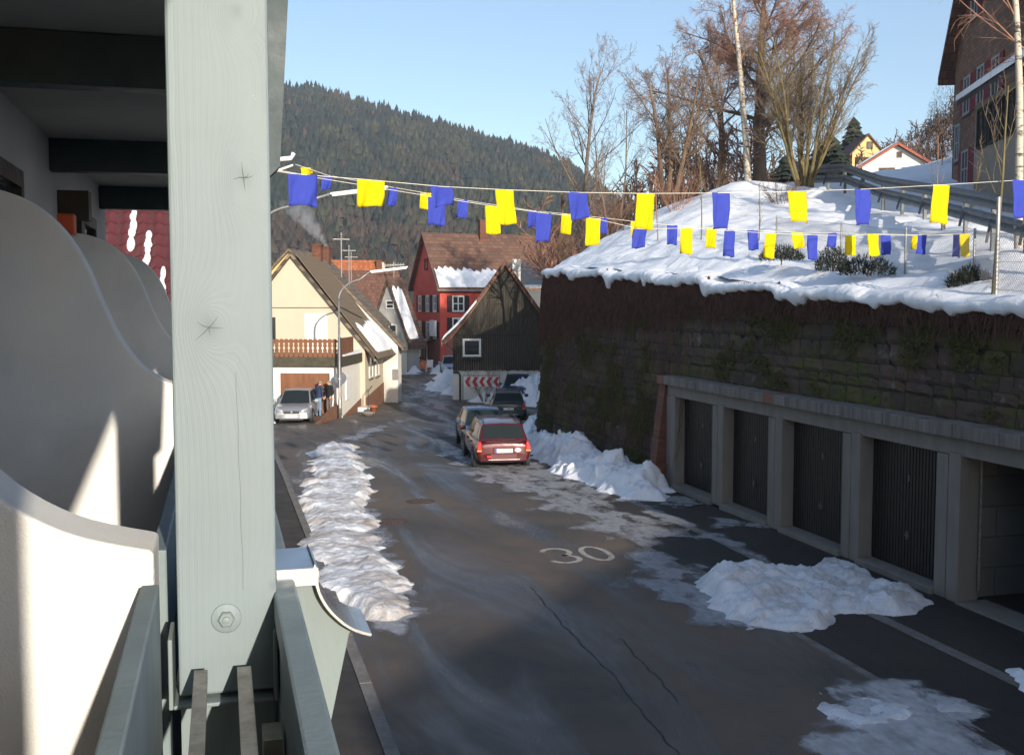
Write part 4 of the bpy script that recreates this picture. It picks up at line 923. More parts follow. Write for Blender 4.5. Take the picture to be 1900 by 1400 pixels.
# ---- dark boarded barn
q = AD(937, 700, 63); bn = thing('dark_barn', 'steep dark board-clad barn on a white plastered base', 'barn', (q.x, q.y, -.9), R(-13))
MT['barnboard'] = plain('black_brown_boards', (.052, .045, .034), .9, .35, 2.5, .3, 30, stretch=(6, 1, .25), dirt=(.028, .024, .020), dscale=1.0)
MT['barnroof'] = rows('barn_roof_tile', (.12, .06, .045), (.05, .03, .03), .26, .3, axes=('Y', 'Z'))
HB = 7.95; XB0, XB1 = -3.02, 3.1
MB().prism([(XB0, -1), (XB1 + 1.4, -1), (XB1 + 1.4, 3.6), (XB1, 4.0), (0, HB - .05), (XB0, 4.0)], 'y', .05, 9).build('wall', 'whitewall', bn)
b = MB(); nbd = 46
for i in range(nbd):                                          # boarding, one narrow board beside the other
    x0 = XB0 - .02 + (XB1 - XB0 + .04) * i / nbd; x1 = XB0 - .02 + (XB1 - XB0 + .04) * (i + 1) / nbd
    top = lambda x: HB - .05 - abs(x) * (HB - 4.0) / 3.06
    yy = -.03 - (i % 2) * .022 - random.uniform(0, .006)
    zm = 1.72 + random.uniform(-.03, .03)
    b.prism([(x0 + .006, zm), (x1 - .006, zm), (x1 - .006, 3.82), (x0 + .006, 3.82)], 'y', yy, .045)
    b.prism([(x0 + .006, 3.86), (x1 - .006, 3.86), (x1 - .006, top(x1)), (x0 + .006, top(x0))] if (x0 > 0 or x1 <= 0) else [(x0 + .006, 3.86), (x1 - .006, 3.86), (x1 - .006, top(x1)), (0, top(0)), (x0 + .006, top(x0))], 'y', yy - .05, .045)
tag(b.build('boarding', 'barnboard', bn), kind='stuff')
MB().box(XB0 - .05, XB1 + .03, -.13, -.02, 3.80, 3.88).build('storey_ledge', 'dark_trim', bn)
for s in (-1, 1):                                             # roof with swept eaves
    pts = [(0, HB), (s * 1.2, HB - 1.72), (s * 2.3, HB - 3.25), (s * 3.0, HB - 4.1), (s * 3.55, HB - 4.62)]
    poly = pts + [(p[0] + s * .05, p[1] + .17) for p in reversed(pts)]
    poly[-1] = (0, HB + .2)
    MB().prism(poly if s > 0 else poly[::-1], 'y', -.32, 9.2).build('roof_slope', 'barnroof', bn)
    MB().prism([(p[0], p[1] - .12) for p in pts] + [(p[0], p[1] - .005) for p in reversed(pts)], 'y', -.31, -.24).build('verge_board', 'brownplinth', bn)
    if s < 0:
        g_ = []
        for i in range(40):
            y = -.36 + 5 * i / 39
            g_.append([(p[0] * 1.0 + s * .06, y, p[1] + .18 + h + .05 * float(fbm(y * 2, p[0] * 3, 4, 3))) for p, h in (((-1.6, HB - 2.27), -.02), ((-1.9, HB - 2.7), .03), ((-2.3, HB - 3.25), .08), ((-2.7, HB - 3.74), .12), ((-3.1, HB - 4.2), .18), ((-3.45, HB - 4.53), .2), ((-3.62, HB - 4.68), .08), ((-3.60, HB - 4.75), -.1))])
        g_.insert(0, [(q_[0], -.372, q_[2] - .14) for q_ in g_[0]]); MB().sheet(g_).build('roof_snow', 'snow_roof', bn, True)
win(bn, (-1.93, -.06, 3.05), (1, 0, 0), (0, -1, 0), .95, 1.05, 'white', 1, 1, .12, None)
MB().box(-2.5, -1.3, -.22, -.06, 2.38, 2.5).build('flower_box', 'dark_trim', bn)
MB().tube([(-3.5, -.2, 3.7), (-3.35, -.15, 3.2), (-3.0, -.12, 2.9), (-2.96, -.1, 1.9)], .045, 7).build('gutter_outlet', 'dark_trim', bn)
MB().tube([(-3.02, -.12, 1.62), (-2.72, -.14, 1.62), (-2.62, -.14, 1.45), (-2.62, -.14, -.1)], .06, 8).build('downpipe', 'dark_trim', bn)
chimney(bn, .85, 4.5, 5.5, 8.35, .5, 'whitewall', False)
MB().tube([(1.35, 4.4, 5.5), (1.35, 4.4, 8.9)], .03, 6).build('antenna_mast', 'zinc', bn)

# ---- brown house on the slope, right
fx = AD(1767, 330, 45); bkz = hz1(fx.x, fx.y)
bk_ = thing('brown_house', 'tall brown house with red shutters on the slope at upper right', 'house', (fx.x, fx.y, 0), R(-22.4))
MT['brownbrick'] = rows('brown_shingle', (.26, .14, .085), (.06, .04, .03), .3, .16, axes=('Y', 'Z'), bump=.3)
MT['brownbrick2'] = rows('brown_shingle_front', (.24, .15, .105), (.06, .04, .03), .3, .16, axes=('X', 'Z'), bump=.3)
MT['redshutter'] = plain('red_shutter', (.20, .025, .032), .7, .15, 5, .1)
z0, he, hr = 7.0, 14.6, 21.9; Wd = 11.0
# gable wall lies in local x = 0, running back along -y
MB().prism([(-Wd, z0), (0, z0), (0, he), (-Wd / 2, hr), (-Wd, he)], 'x', 0, 9).build('wall', 'brownbrick', bk_)
for s, y0_, y1_ in ((1, -Wd / 2, .55), (-1, -Wd / 2, -Wd - .55)):
    k2 = (hr - he) / (Wd / 2); ze = hr - abs(y1_ - y0_) * k2
    pp = [(y0_, hr), (y1_, ze), (y1_, ze + .3), (y0_, hr + .3)]
    MB().prism(pp if s > 0 else pp[::-1], 'x', -.55, 9.4).build('roof_slope', 'tile_far', bk_)
MB().tube([(.1, .25, z0), (.1, .25, he - .8)], .06, 7).build('downpipe', 'dark_trim', bk_)
for yy, zz in ((-1.9, 13.0), (-3.7, 13.05), (-.7, 11.3), (-1.9, 10.1), (-3.7, 10.15), (-5.5, 13.0), (-2.6, 16.6)):
    w2 = .6 if yy == -.7 else .85
    win(bk_, (-.005, yy, zz), (0, 1, 0), (-1, 0, 0), w2, 1.5, 'greywall', 2, 2, .09, 'kerb', 'redshutter' if w2 > .7 else None, .42)
MT['porchwall'] = plain('grey_brown_render', (.30, .25, .20), .9, .1, 2, .2)
# porch with snowy lean-to roof and glazed front, balcony above with snow
MB().prism([(-20, z0), (-8.4, z0), (-8.4, 11.5), (-20, 11.5)], 'x', -1.5, -.01).build('porch', 'porchwall', bk_)
po = bk_.children[-1]
MB().prism([(-2.0, 11.55), (-.02, 12.9), (-.02, 13.1), (-2.0, 11.7)], 'y', -20, -7.9).build('porch_roof', 'dark_trim', bk_)
MB().prism([(-2.05, 11.72), (-.1, 13.06), (-.1, 13.3), (-1.85, 12.05), (-2.05, 11.9)], 'y', -20, -7.95).build('porch_snow', 'snow_roof', bk_)
for i in range(4): win(bk_, (-1.505, -9.3 - i * 1.3, 10.6), (0, 1, 0), (-1, 0, 0), 1.05, 1.35, 'dark_trim', 2, 1, .08, None)
for i in range(1): win(bk_, (-.75, -8.395, 10.6), (1, 0, 0), (0, 1, 0), .9, 1.35, 'dark_trim', 2, 1, .08, None)
MB().box(-1.6, -.02, -11, -6.4, 15.5, 15.72).build('upper_balcony', 'dark_trim', bk_)
MB().box(-1.55, -.1, -10.9, -6.45, 15.725, 16.25).build('balcony_snow', 'snow_roof', bk_, bevel=.12)
b = MB()
for i in range(24): b.bar((-1.58, -6.45 - i * .19, 15.7), (-1.58, -6.45 - i * .19, 16.7), .03, .03)
b.bar((-1.58, -6.4, 16.72), (-1.58, -11, 16.72), .06, .06); b.build('balcony_railing', 'dark_trim', bk_)

# ---- two houses far up the slope
q = AD(1609, 322, 120); y2 = thing('small_yellow_house', 'small yellow gabled house beside the dark firs on the slope', 'house', (q.x, q.y, q.z - .8), R(-14))
gable(y2, -1.7, 1.7, 0, 5, 3.1, 5.0, 'yellow', 'tile_far', .4, .3, z0=-3)
for xx, zz in ((-.75, 2.2), (.6, 2.2), (.2, 3.9)): win(y2, (xx, -.005, zz), (1, 0, 0), (0, -1, 0), .6, .8, 'shutter', 1, 1, .08, None, 'shutter' if zz < 3 else None, .3)
q = AD(1668, 318, 88); ch = thing('white_chalet', 'white chalet with snowy roof and red verge boards on the slope', 'house', (q.x, q.y, q.z - .4), R(-24))
gable(ch, -2.9, 2.5, 0, 7, .8, 3.0 - .5, 'whitewall', 'tile_far', .7, .5, .12, z0=-3)
snowslab(ch, -.2, 2.72, -3.6, 2.72 - 3.4 * (1.7 / 2.7), -.4, 7, .0, 1.0, th=.16, lift=.04, seed=21)
for xx in (-.95, .85): win(ch, (xx, -.005, .35), (1, 0, 0), (0, -1, 0), 1.2, .75, 'brownwood', 2, 1, .07, None)
win(ch, (0, -.005, 1.75), (1, 0, 0), (0, -1, 0), .35, .5, 'brownwood', 1, 1, .06, None)
MB().box(-3.2, 2.9, -1.0, -.95, -.75, -.1).build('balcony_front', 'brownwood', ch)
for s, e in ((-1, -3.6), (1, 3.2)): MB().bar((-.2, -.52, 2.6), (e, -.52, 2.6 - abs(e + .2) * .63), .05, .18).build('verge_board', plain('red_verge', (.3, .08, .05), .7), ch)
q = AD(1800, 322, 60); hu = thing('dark_hut', 'dark hut with snow on its lean-to roof left of the brown house', 'shed', (q.x, q.y, q.z - 1.2), R(-30))
MB().prism([(-2.2, -2), (2.2, -2), (2.2, 1.6), (-2.2, .9)], 'y', 0, 4).build('wall', 'dark_trim', hu)
MB().prism([(-2.7, .85), (2.6, 1.72), (2.6, 1.95), (-2.7, 1.1)], 'y', -.4, 4.4).build('roof_snow', 'snow_roof', hu)
# ---- unseen house added behind the viewpoint to cast shade on the lower street
shd = thing('shade_caster_house', 'unseen gabled shade caster added behind the viewpoint', 'house', (5.3, -26, 0))
gable(shd, 0, 22, 0, 8, 8.4, 10.8, 'whitewall', 'tile_gable', .4, .4, xr=9)
# ================================================================ cars
MT['tyre'] = plain('tyre_rubber', (.02, .02, .021), .85, .3, 20, .2, 80)
MT['rim'] = plain('alloy_rim', (.35, .35, .36), .4, .2, 8, 0, metal=.8)
MT['carglass'] = M_glass('car_glass', (.018, .024, .026), .08, .16)
MT['tail_red'] = flat('tail_lamp_red', (.55, .015, .012), .15, 0, .8)
MT['lens'] = flat('headlamp_lens', (.62, .64, .66), .12, .5, .8)
MT['amber'] = flat('indicator_amber', (.75, .30, .03), .2)
MT['trim'] = flat('black_plastic_trim', (.022, .022, .024), .6)
MT['plate'] = flat('plate_white', (.78, .78, .74), .5)
MT['plate_blue'] = flat('plate_blue', (.02, .06, .35), .5)
MT['seat'] = plain('seat_cloth', (.03, .03, .033), .95)
def car(name, label, loc_, head, paint, L=4.4, W=1.72, H=1.44, kind='estate', plate=None, group='cars parked along the street'):
    """front towards local +y, base on z = 0"""
    t = thing(name, label, 'car', loc_, -head, group); w_ = W / 2; h = L / 2
    PP = {'estate': dict(belt=.90, hood=.82, wsb=h - 1.05, rf=h - 1.75, rr=-h + .42, rb=-h + .10, boot=.88),
          'sedan': dict(belt=.90, hood=.80, wsb=h - 1.05, rf=h - 1.80, rr=-h + 1.35, rb=-h + .75, boot=.95),
          'hatch': dict(belt=.90, hood=.84, wsb=h - .95, rf=h - 1.65, rr=-h + .60, rb=-h + .12, boot=.90),
          'suv': dict(belt=1.02, hood=.98, wsb=h - 1.0, rf=h - 1.55, rr=-h + .40, rb=-h + .08, boot=1.0)}[kind]
    hood, belt, boot = PP['hood'], PP['belt'], PP['boot']
    st = [(-h, .34, boot - .14, .86), (-h + .05, .24, boot - .02, .94), (-h + .30, .20, boot + .01, .985), (-h + .9, .18, belt + .01, 1.0), (-.3, .17, belt, 1.0), (.5, .17, belt, 1.0), (PP['wsb'] - .05, .18, hood + .05, .995), (h - .5, .20, hood - .02, .965), (h - .16, .22, hood - .11, .90), (h - .02, .28, hood - .24, .80), (h, .34, hood - .34, .74)]
    rows_ = []
    for (y, zb, ztp, s) in st:
        a = w_ * s; hh = ztp - zb
        half = [(0, zb), (.72 * a, zb), (.93 * a, zb + .05), (a, zb + hh * .38), (a * .995, zb + hh * .62), (a * .95, zb + hh * .90), (a * .84, ztp), (a * .45, ztp + .03), (0, ztp + .04)]
        rows_.append([(-x, y, z) for x, z in reversed(half[1:-1])] if False else [(x, y, z) for x, z in half] + [(-x, y, z) for x, z in reversed(half[1:-1])])
    b = MB(); n = len(rows_[0]); k_ = len(rows_)
    b.add([p for r in rows_ for p in r], [(i * n + j, (i + 1) * n + j, (i + 1) * n + (j + 1) % n, i * n + (j + 1) % n) for i in range(k_ - 1) for j in range(n)] + [tuple(range(n)), tuple((k_ - 1) * n + j for j in range(n - 1, -1, -1))])
    b.build('body', paint, t, True, sub=2)
    # cabin
    wb, wr = w_ * .90, w_ * .70
    A = [(-wb * .93, PP['wsb'], hood + .02), (wb * .93, PP['wsb'], hood + .02), (wr * .95, PP['rf'], H - .03), (-wr * .95, PP['rf'], H - .03)]
    B = [(wb * .95, PP['rb'], boot - .01), (-wb * .95, PP['rb'], boot - .01), (-wr, PP['rr'], H - .05), (wr, PP['rr'], H - .05)]
    mid = (PP['rf'] + PP['rr']) / 2; my_ = (PP['wsb'] + PP['rb']) / 2
    c = MB(); V = [A[0], A[1], A[2], A[3], B[0], B[1], B[2], B[3], (wb, my_, belt - .02), (-wb, my_, belt - .02), (wr * 1.02, mid, H - .005), (-wr * 1.02, mid, H - .005), (0, mid, H + .025), (0, PP['rf'], H - .005), (0, PP['rr'], H - .025), (0, PP['wsb'] + .05, hood + .03), (0, PP['rb'] - .03, boot)]
    c.add(V, [(0, 15, 13, 3), (15, 1, 2, 13), (4, 16, 14, 7), (16, 5, 6, 14), (1, 8, 10, 2), (8, 4, 7, 10), (5, 9, 11, 6), (9, 0, 3, 11), (3, 13, 12, 11), (13, 2, 10, 12), (10, 7, 14, 12), (11, 12, 14, 6)])
    c.build('cabin', paint, t, True, bevel=.05, segs=3)
    def quad(name_, q, lo, hi, zlo, zhi, mat, off=.006, par=None):     # q: base-left, base-right, top-right, top-left
        q = [Vector(p) for p in q]; P_ = lambda u, v: (q[0] * (1 - u) + q[1] * u) * (1 - v) + (q[3] * (1 - u) + q[2] * u) * v
        nn = (q[1] - q[0]).cross(q[3] - q[0]).normalized(); ct = sum(q, Vector()) / 4
        if nn.dot(ct - Vector((0, ct.y * .0 + my_, .9))) < 0: nn = -nn
        g_ = [[P_(lo + (hi - lo) * i / 4, zlo + (zhi - zlo) * j / 3) + nn * off for i in range(5)] for j in range(4)]
        return MB().sheet(g_).build(name_, mat, par or t, True)
    ws_l = [V[0], V[15], V[13], V[3]]; ws_r = [V[15], V[1], V[2], V[13]]
    b = MB()
    def faces(name_, l, r, lo, hi, mat='carglass'):
        b = MB()
        for q, (u0, u1) in ((l, (lo, 1)), (r, (0, 1 - lo))):
            q = [Vector(p) for p in q]; P_ = lambda u, v: (q[0] * (1 - u) + q[1] * u) * (1 - v) + (q[3] * (1 - u) + q[2] * u) * v
            nn = (q[1] - q[0]).cross(q[3] - q[0]).normalized()
            b.sheet([[P_(u0 + (u1 - u0) * i / 5, hi[0] + (hi[1] - hi[0]) * j / 3) + nn * .008 for i in range(6)] for j in range(4)])
        return b.build(name_, mat, t, True)
    faces('windscreen', [V[1], V[15], V[13], V[2]], [V[15], V[0], V[3], V[13]], .07, (.07, .93))
    faces('rear_window', [V[5], V[16], V[14], V[6]], [V[16], V[4], V[7], V[14]], .10, (.10 if kind != 'estate' else .16, .90))
    for s in (1, -1):
        m_ = lambda p: (p[0] * s, p[1], p[2])
        for (q, lo, hi) in (([m_(V[1]), m_(V[8]), m_(V[10]), m_(V[2])], .10, .96), ([m_(V[8]), m_(V[4]), m_(V[7]), m_(V[10])], .04, .62 if kind != 'sedan' else .84)) + ((([m_(V[8]), m_(V[4]), m_(V[7]), m_(V[10])], .67, .92),) if kind in ('estate', 'suv') else ()):
            quad('side_window', q, lo, hi, .12, .88, 'carglass')
        # mirror, handles, lamps
        MB().box(s * (w_ - .02) if s > 0 else -w_ - .17, w_ + .17 if s > 0 else -w_ + .02, PP['wsb'] - .42, PP['wsb'] - .30, belt, belt + .14).build('mirror', paint if kind != 'suv' else 'trim', t, bevel=.03)
        for yy in (.15, -.85): MB().box(min(s * (w_ - .02), s * (w_ + .012)), max(s * (w_ - .02), s * (w_ + .012)), yy - .1, yy + .1, belt - .17, belt - .13).build('door_handle', 'trim', t)
        for yy in (h - .78, -h + .80):
            ry = Matrix.Translation((s * (w_ - .005), yy, .31)) @ Matrix.Rotation(R(90) * s, 4, 'Y')
            MB().lathe([(.365, -.12), (.365, .004), (.30, .006), (.02, .006)], 22, mat=ry).build('wheel_arch', 'trim', t)
            wl = MB().lathe([(.19, -.18), (.285, -.18), (.31, -.15), (.312, -.03), (.29, .012), (.20, .014), (.195, 0)], 22, mat=ry).build('wheel', 'tyre', t, True)
            rm = MB().lathe([(.20, .0), (.195, .012), (.17, -.012), (.06, .0), (.05, .012), (.01, .012)], 20, mat=ry)
            for a in range(5): rm.bar(ry @ Vector((.05 * math.cos(a * 1.2566), .05 * math.sin(a * 1.2566), .006)), ry @ Vector((.18 * math.cos(a * 1.2566), .18 * math.sin(a * 1.2566), .006)), .045, .016, up=(s, 0, 0))
            rm.build('rim', 'rim', wl)
        # head and tail lamps follow the body corners
        x0, x1 = s * w_ * .46, s * w_ * .82
        hl = MB(); zl = hood - .20
        hl.sheet([[(x0 + (x1 - x0) * i / 4, h - .005 - .20 * (i / 4) ** 2 + (.0 if j == 0 else -.05), zl - .07 + j * .15 + (.015 * i if j else 0)) for i in range(5)] for j in (0, 1)]); ho = hl.build('headlight', 'lens', t, True); sf = ho.modifiers.new('s', 'SOLIDIFY'); sf.thickness = -.05 * s
        zt_ = boot - .30 if kind in ('estate', 'hatch', 'suv') else boot - .22; hgt = .30 if kind in ('estate', 'hatch', 'suv') else .17
        wd = .16 if kind != 'sedan' else .30
        tl = MB().prism([(s * (w_ * .925), zt_ - .02), (s * (w_ * .93), zt_ + hgt * .5), (s * (w_ * .87), zt_ + hgt), (s * (w_ * .78), zt_ + hgt * .96), (s * (w_ * .955 - wd), zt_ + hgt * .4), (s * (w_ * .955 - wd), zt_ - .02)], 'y', -h - .012, -h + .17).build('taillight', 'tail_red', t, bevel=.02)
        MB().box(min(s * (w_ * .95 - .15), s * w_ * .93), max(s * (w_ * .95 - .15), s * w_ * .93), -h - .022, -h - .013, zt_ + hgt * .02, zt_ + hgt * .14).build('lamp_strip', 'amber', tl)
        if kind in ('estate', 'suv'): MB().tube([(s * wr * .90, PP['rf'] - .15, H), (s * wr * .92, PP['rf'] - .25, H + .055), (s * wr * .92, PP['rr'] + .15, H + .05), (s * wr * .90, PP['rr'] + .05, H - .02)], .016, 6).build('roof_rail', 'trim', t, True)
    bp = lambda yy, sg: [(-w_ * .90, yy + .22 * sg * -1), (-w_ * .82, yy + .03 * -sg), (-w_ * .45, yy + .035 * sg), (w_ * .45, yy + .035 * sg), (w_ * .82, yy + .03 * -sg), (w_ * .90, yy - .22 * sg)]
    MB().prism(bp(h, 1), 'z', .26, .46).build('front_bumper', paint, t, bevel=.03); MB().prism(bp(-h, -1)[::-1], 'z', .28, .52).build('rear_bumper', paint, t, bevel=.03)
    fb = t.children[-2]; rbp = t.children[-1]
    MB().box(-w_ * .6, w_ * .6, h - .02, h + .038, .20, .265).build('lower_grille', 'trim', fb)
    MB().box(-w_ * .40, w_ * .40, h - .06, h + .012, hood - .30, hood - .17).build('grille', 'trim', t, bevel=.02)
    gr = t.children[-1]
    MB().box(-w_ * .38, w_ * .38, h + .012, h + .018, hood - .20, hood - .185).build('grille_bar', 'alu', gr)
    MB().lathe([(.045, 0), (.045, .01), (.01, .012)], 14, mat=Matrix.Translation((0, h + .016, hood - .235)) @ Matrix.Rotation(R(-90), 4, 'X')).build('badge', 'alu', gr)
    fp = MB().box(-.26, .26, h + .036, h + .046, .33, .44).build('number_plate', 'plate', t)
    py_ = boot - .27 if kind != 'sedan' else boot - .35
    MB().box(-.33, .33, -h - .012, -h + .12, py_ - .10, py_ + .09).build('plate_recess', paint, t, bevel=.02)
    rp = MB().box(-.26, .26, -h - .022, -h - .013, py_ - .065, py_ + .05).build('number_plate', 'plate', t)
    MB().box(-.26, -.215, -h - .0235, -h - .0221, py_ - .064, py_ + .049).build('country_band', 'plate_blue', rp)
    if plate: text_mesh('plate_lettering', plate, .095, 'black', rp, (.025, -h - .0235, py_ - .008), (R(90), 0, 0), .0008, .82)
    if kind in ('estate', 'hatch', 'suv'):
        MB().tube([(-.02, PP['rb'] - .05, boot + .02), (.35, PP['rb'] - .035, boot + .06)], .012, 5).build('rear_wiper', 'trim', t)
        MB().box(-w_ * .62, w_ * .62, -h + .0, -h + .03, boot - .02, boot + .0).build('tailgate_seam', 'trim', t)
    MB().box(-w_ * .55, w_ * .55, -h - .055, -h - .035, .335, .35).build('bumper_strip', 'alu', rbp)
    for s in (-.38, .38):
        MB().box(s - .2, s + .2, .05, .18, .7, 1.15).box(s - .1, s + .1, .07, .15, 1.15, 1.30).build('seat', 'seat', t)
    return t
def on_ground(px, py): p = AG(px, py); return p
def place(px, py, L, head, front):      # pixel where the near end of the car meets the ground -> centre
    p = AG(px, py); d = Vector((math.sin(head), math.cos(head), 0)); c = p + d * (L / 2) * (-1 if front else 1); return Vector((c.x, c.y, (gz(c.y))))
red = car('parked_car', 'dark red estate car seen from behind, nearest of the parked row', place(935, 869, 4.45, R(7), False), R(7), M_paint('dark_red_paint', (.075, .0022, .005)), 4.45, 1.72, 1.40, 'estate', 'VS AX 1784')
ov = MB(); ov.lathe([(.085, 0), (.085, .004), (.01, .005)], 20, mat=Matrix.Translation((.42, -2.245, .62)) @ Matrix.Rotation(R(90), 4, 'X') @ Matrix.Diagonal((1.15, .72, 1, 1)) ); os_ = ov.build('country_sticker', 'plate', red)
text_mesh('sticker_letter', 'D', .085, 'black', os_, (.42, -2.252, .62), (R(90), 0, 0), .0008)
MB().box(-.52, -.36, -2.30, -2.255, .40, .47).build('fog_lamp', 'tail_red', red, bevel=.01)
car('parked_car', 'dark blue hatchback parked nose to nose behind the red estate', place(906, 838, 4.1, R(188), True), R(188), M_paint('dark_blue_paint', (.010, .022, .050)), 4.1, 1.70, 1.36, 'hatch')
car('parked_car', 'dark green estate car seen from behind, farther down the street', place(943, 780, 4.4, R(14), False), R(14), M_paint('dark_green_paint', (.030, .040, .030)), 4.4, 1.70, 1.36, 'estate', 'VS')
car('parked_car', 'blue off-road car facing us beside the barn snow heap', place(958, 752, 4.3, R(197), True), R(197), M_paint('mid_blue_paint', (.020, .035, .115)), 4.3, 1.78, 1.56, 'suv')
sl_ = place(541, 786, 4.5, R(192), True)
car('parked_car', 'silver saloon car parked in the garage driveway at left', (sl_.x, sl_.y, gz(sl_.y) + .02), R(192), M_paint('silver_paint', (.42, .42, .43), .6), 4.5, 1.76, 1.47, 'sedan', group='cars parked along the street')
car('parked_car', 'pale blue car half hidden by the barn corner', place(838, 697, 4.1, R(190), True), R(190), M_paint('pale_blue_paint', (.30, .36, .42), .5), 4.1, 1.7, 1.45, 'hatch')
car('parked_car', 'dark car peeping out behind the white house corner', place(737, 690, 4.2, R(150), True), R(150), M_paint('night_blue_paint', (.012, .016, .035)), 4.2, 1.7, 1.45, 'hatch')

# ================================================================ people by the silver car
MT['skin'] = flat('skin', (.50, .27, .19), .6)
MT['hair_grey'] = plain('grey_hair', (.22, .19, .16), .9)
MT['hair_dark'] = plain('dark_hair', (.04, .03, .025), .9)
MT['navy'] = plain('navy_pullover', (.028, .040, .085), .95, .2, 8, .3, 60)
MT['jeans'] = plain('blue_jeans', (.15, .24, .34), .95, .25, 6, .3, 60)
MT['blackc'] = plain('black_jacket', (.012, .012, .014), .85, .2, 8, .2, 50)
MT['greyt'] = plain('grey_trousers', (.15, .12, .11), .95, .2, 8, .2, 60)
MT['darkj'] = plain('dark_jeans', (.03, .045, .07), .95, .2, 8, .2, 60)
def person(label, p, az, top, legs, hair, lean=0.0, arm=(0, 0), turn=0.0, H=1.78):
    """faces local +y; arm: forward raise of right and left forearm, 0..1"""
    t = thing('person', label, 'person', p, -az, 'people talking by the silver car'); s = H / 1.78
    J = {}; E_ = []; Rd = {}
    def j(n, x, y, z, r, par=None):
        J[n] = Vector((x, y + lean * max(0, z - .95), z)) * s; Rd[n] = r * s
        if par: E_.append((par, n))
    j('pel', 0, 0, .96, .155); j('waist', 0, .01, 1.12, .14, 'pel'); j('chest', 0, .0, 1.32, .165, 'waist'); j('sh', 0, -.01, 1.46, .12, 'chest'); j('neck', 0, .01, 1.54, .058, 'sh'); j('jaw', 0, .045, 1.61, .075, 'neck'); j('head', 0, .03, 1.69, .098, 'jaw'); j('crown', 0, .015, 1.75, .075, 'head')
    for d, g_ in ((1, arm[0]), (-1, arm[1])):
        n = str(d)
        j('s' + n, .19 * d, -.01, 1.43, .078, 'sh'); j('e' + n, .255 * d, -.03 + .10 * g_, 1.16, .056, 's' + n); j('w' + n, (.24 - .10 * g_) * d, .05 + .26 * g_, .93 + .36 * g_, .037, 'e' + n); j('h' + n, (.235 - .13 * g_) * d, .075 + .30 * g_, .86 + .46 * g_, .042, 'w' + n)
        for f, (fx, fl) in enumerate(((-.028, .075), (-.010, .088), (.010, .092), (.028, .08))):
            j('f%d%s' % (f, n), (.235 - .13 * g_) * d + fx * .4, .085 + .32 * g_ + fx, .86 + .46 * g_ - fl * (1 - g_) + fl * .5 * g_, .011, 'h' + n)
        j('th' + n, (.20 - .13 * g_) * d, .12 + .30 * g_, .84 + .46 * g_, .013, 'h' + n)
        j('hip' + n, .095 * d, 0, .90, .105, 'pel'); j('kn' + n, .105 * d, .03, .50, .072, 'hip' + n); j('an' + n, .11 * d, -.01, .09, .05, 'kn' + n); j('to' + n, .125 * d, .15, .045, .045, 'an' + n)
    names = list(J); me = bpy.data.meshes.new('body'); me.from_pydata([J[n] for n in names], [(names.index(a), names.index(b_)) for a, b_ in E_], [])
    o = bpy.data.objects.new('body_src', me); COL.objects.link(o)
    o.modifiers.new('skin', 'SKIN'); sv = me.skin_vertices[0].data
    for i, n in enumerate(names): sv[i].radius = (Rd[n] * (1.15 if n in ('pel', 'waist', 'chest') else 1), Rd[n] * (.80 if n in ('pel', 'waist', 'chest', 'sh') else 1)); sv[i].use_root = (n == 'pel')
    q = o.modifiers.new('sub', 'SUBSURF'); q.levels = q.render_levels = 2
    dg = bpy.context.evaluated_depsgraph_get(); m2 = bpy.data.meshes.new_from_object(o.evaluated_get(dg)); bpy.data.objects.remove(o)
    m2.materials.clear()
    for m_ in ('skin', top, legs, 'black'): m2.materials.append(MT[m_])
    hands = [J['h1'], J['h-1']]
    for p_ in m2.polygons:
        c = p_.center; p_.use_smooth = True
        if c.z > 1.545 * s or min((c - hh).length for hh in hands) < .095 * s: p_.material_index = 0
        elif c.z < .085 * s: p_.material_index = 3
        elif c.z < .93 * s and abs(c.x) < .20 * s: p_.material_index = 2
        else: p_.material_index = 1
    b_ = bpy.data.objects.new('body', m2); COL.objects.link(b_); b_.parent = t
    hd = J['head']
    hm = MB().lathe([(.098, -.03), (.108, .02), (.10, .06), (.07, .092), (.02, .105)] if hair == 'hair_dark' else [(.096, -.055), (.103, -.02), (.100, .012), (.09, .03)], 14, mat=Matrix.Translation(hd + Vector((0, -.016, .01))) @ Matrix.Rotation(R(12), 4, 'X') @ Matrix.Diagonal((s * .98, s * 1.05, s, 1)))
    hm.build('hair', hair, t, True)
    fc = MB(); fc.lathe([(.004, -.03), (.017, -.02), (.012, .012), (.004, .03)], 7, mat=Matrix.Translation(hd + Vector((0, .098, -.02)))); fc.build('nose', 'skin', t, True)
    for d in (1, -1):
        MB().lathe([(.002, -.011), (.012, 0), (.002, .011)], 8, mat=Matrix.Translation(hd + Vector((.034 * d, .088, .012)))).build('eye', 'black', t, True)
        MB().lathe([(.003, -.03), (.02, -.008), (.02, .012), (.003, .03)], 8, mat=Matrix.Translation(hd + Vector((.100 * d, .0, -.01)))).build('ear', 'skin', t, True)
    MB().box(hd.x - .024, hd.x + .024, hd.y + .078, hd.y + .086, hd.z - .066, hd.z - .058).build('mouth', flat('lips', (.35, .12, .10), .6), t)
    return t
gp = lambda px, d: (AD(px, 700, d).x, AD(px, 700, d).y)
def stand(px, d, z): x, y = gp(px, d); return (x, y, z)
PZ = -.72
person('man in navy pullover and light jeans leaning by the silver car', stand(590, 51.6, PZ), R(50), 'navy', 'jeans', 'hair_grey', lean=.16, arm=(.15, .1))
person('person in dark clothes standing between the other two men', stand(600, 52.5, PZ), R(160), 'blackc', 'darkj', 'hair_dark', lean=.05, arm=(.9, .1), H=1.72)
person('bald man in black jacket and grey trousers by the downpipe', stand(611, 51.7, PZ), R(235), 'blackc', 'greyt', 'hair_grey', lean=.03, arm=(.1, .2), H=1.8)

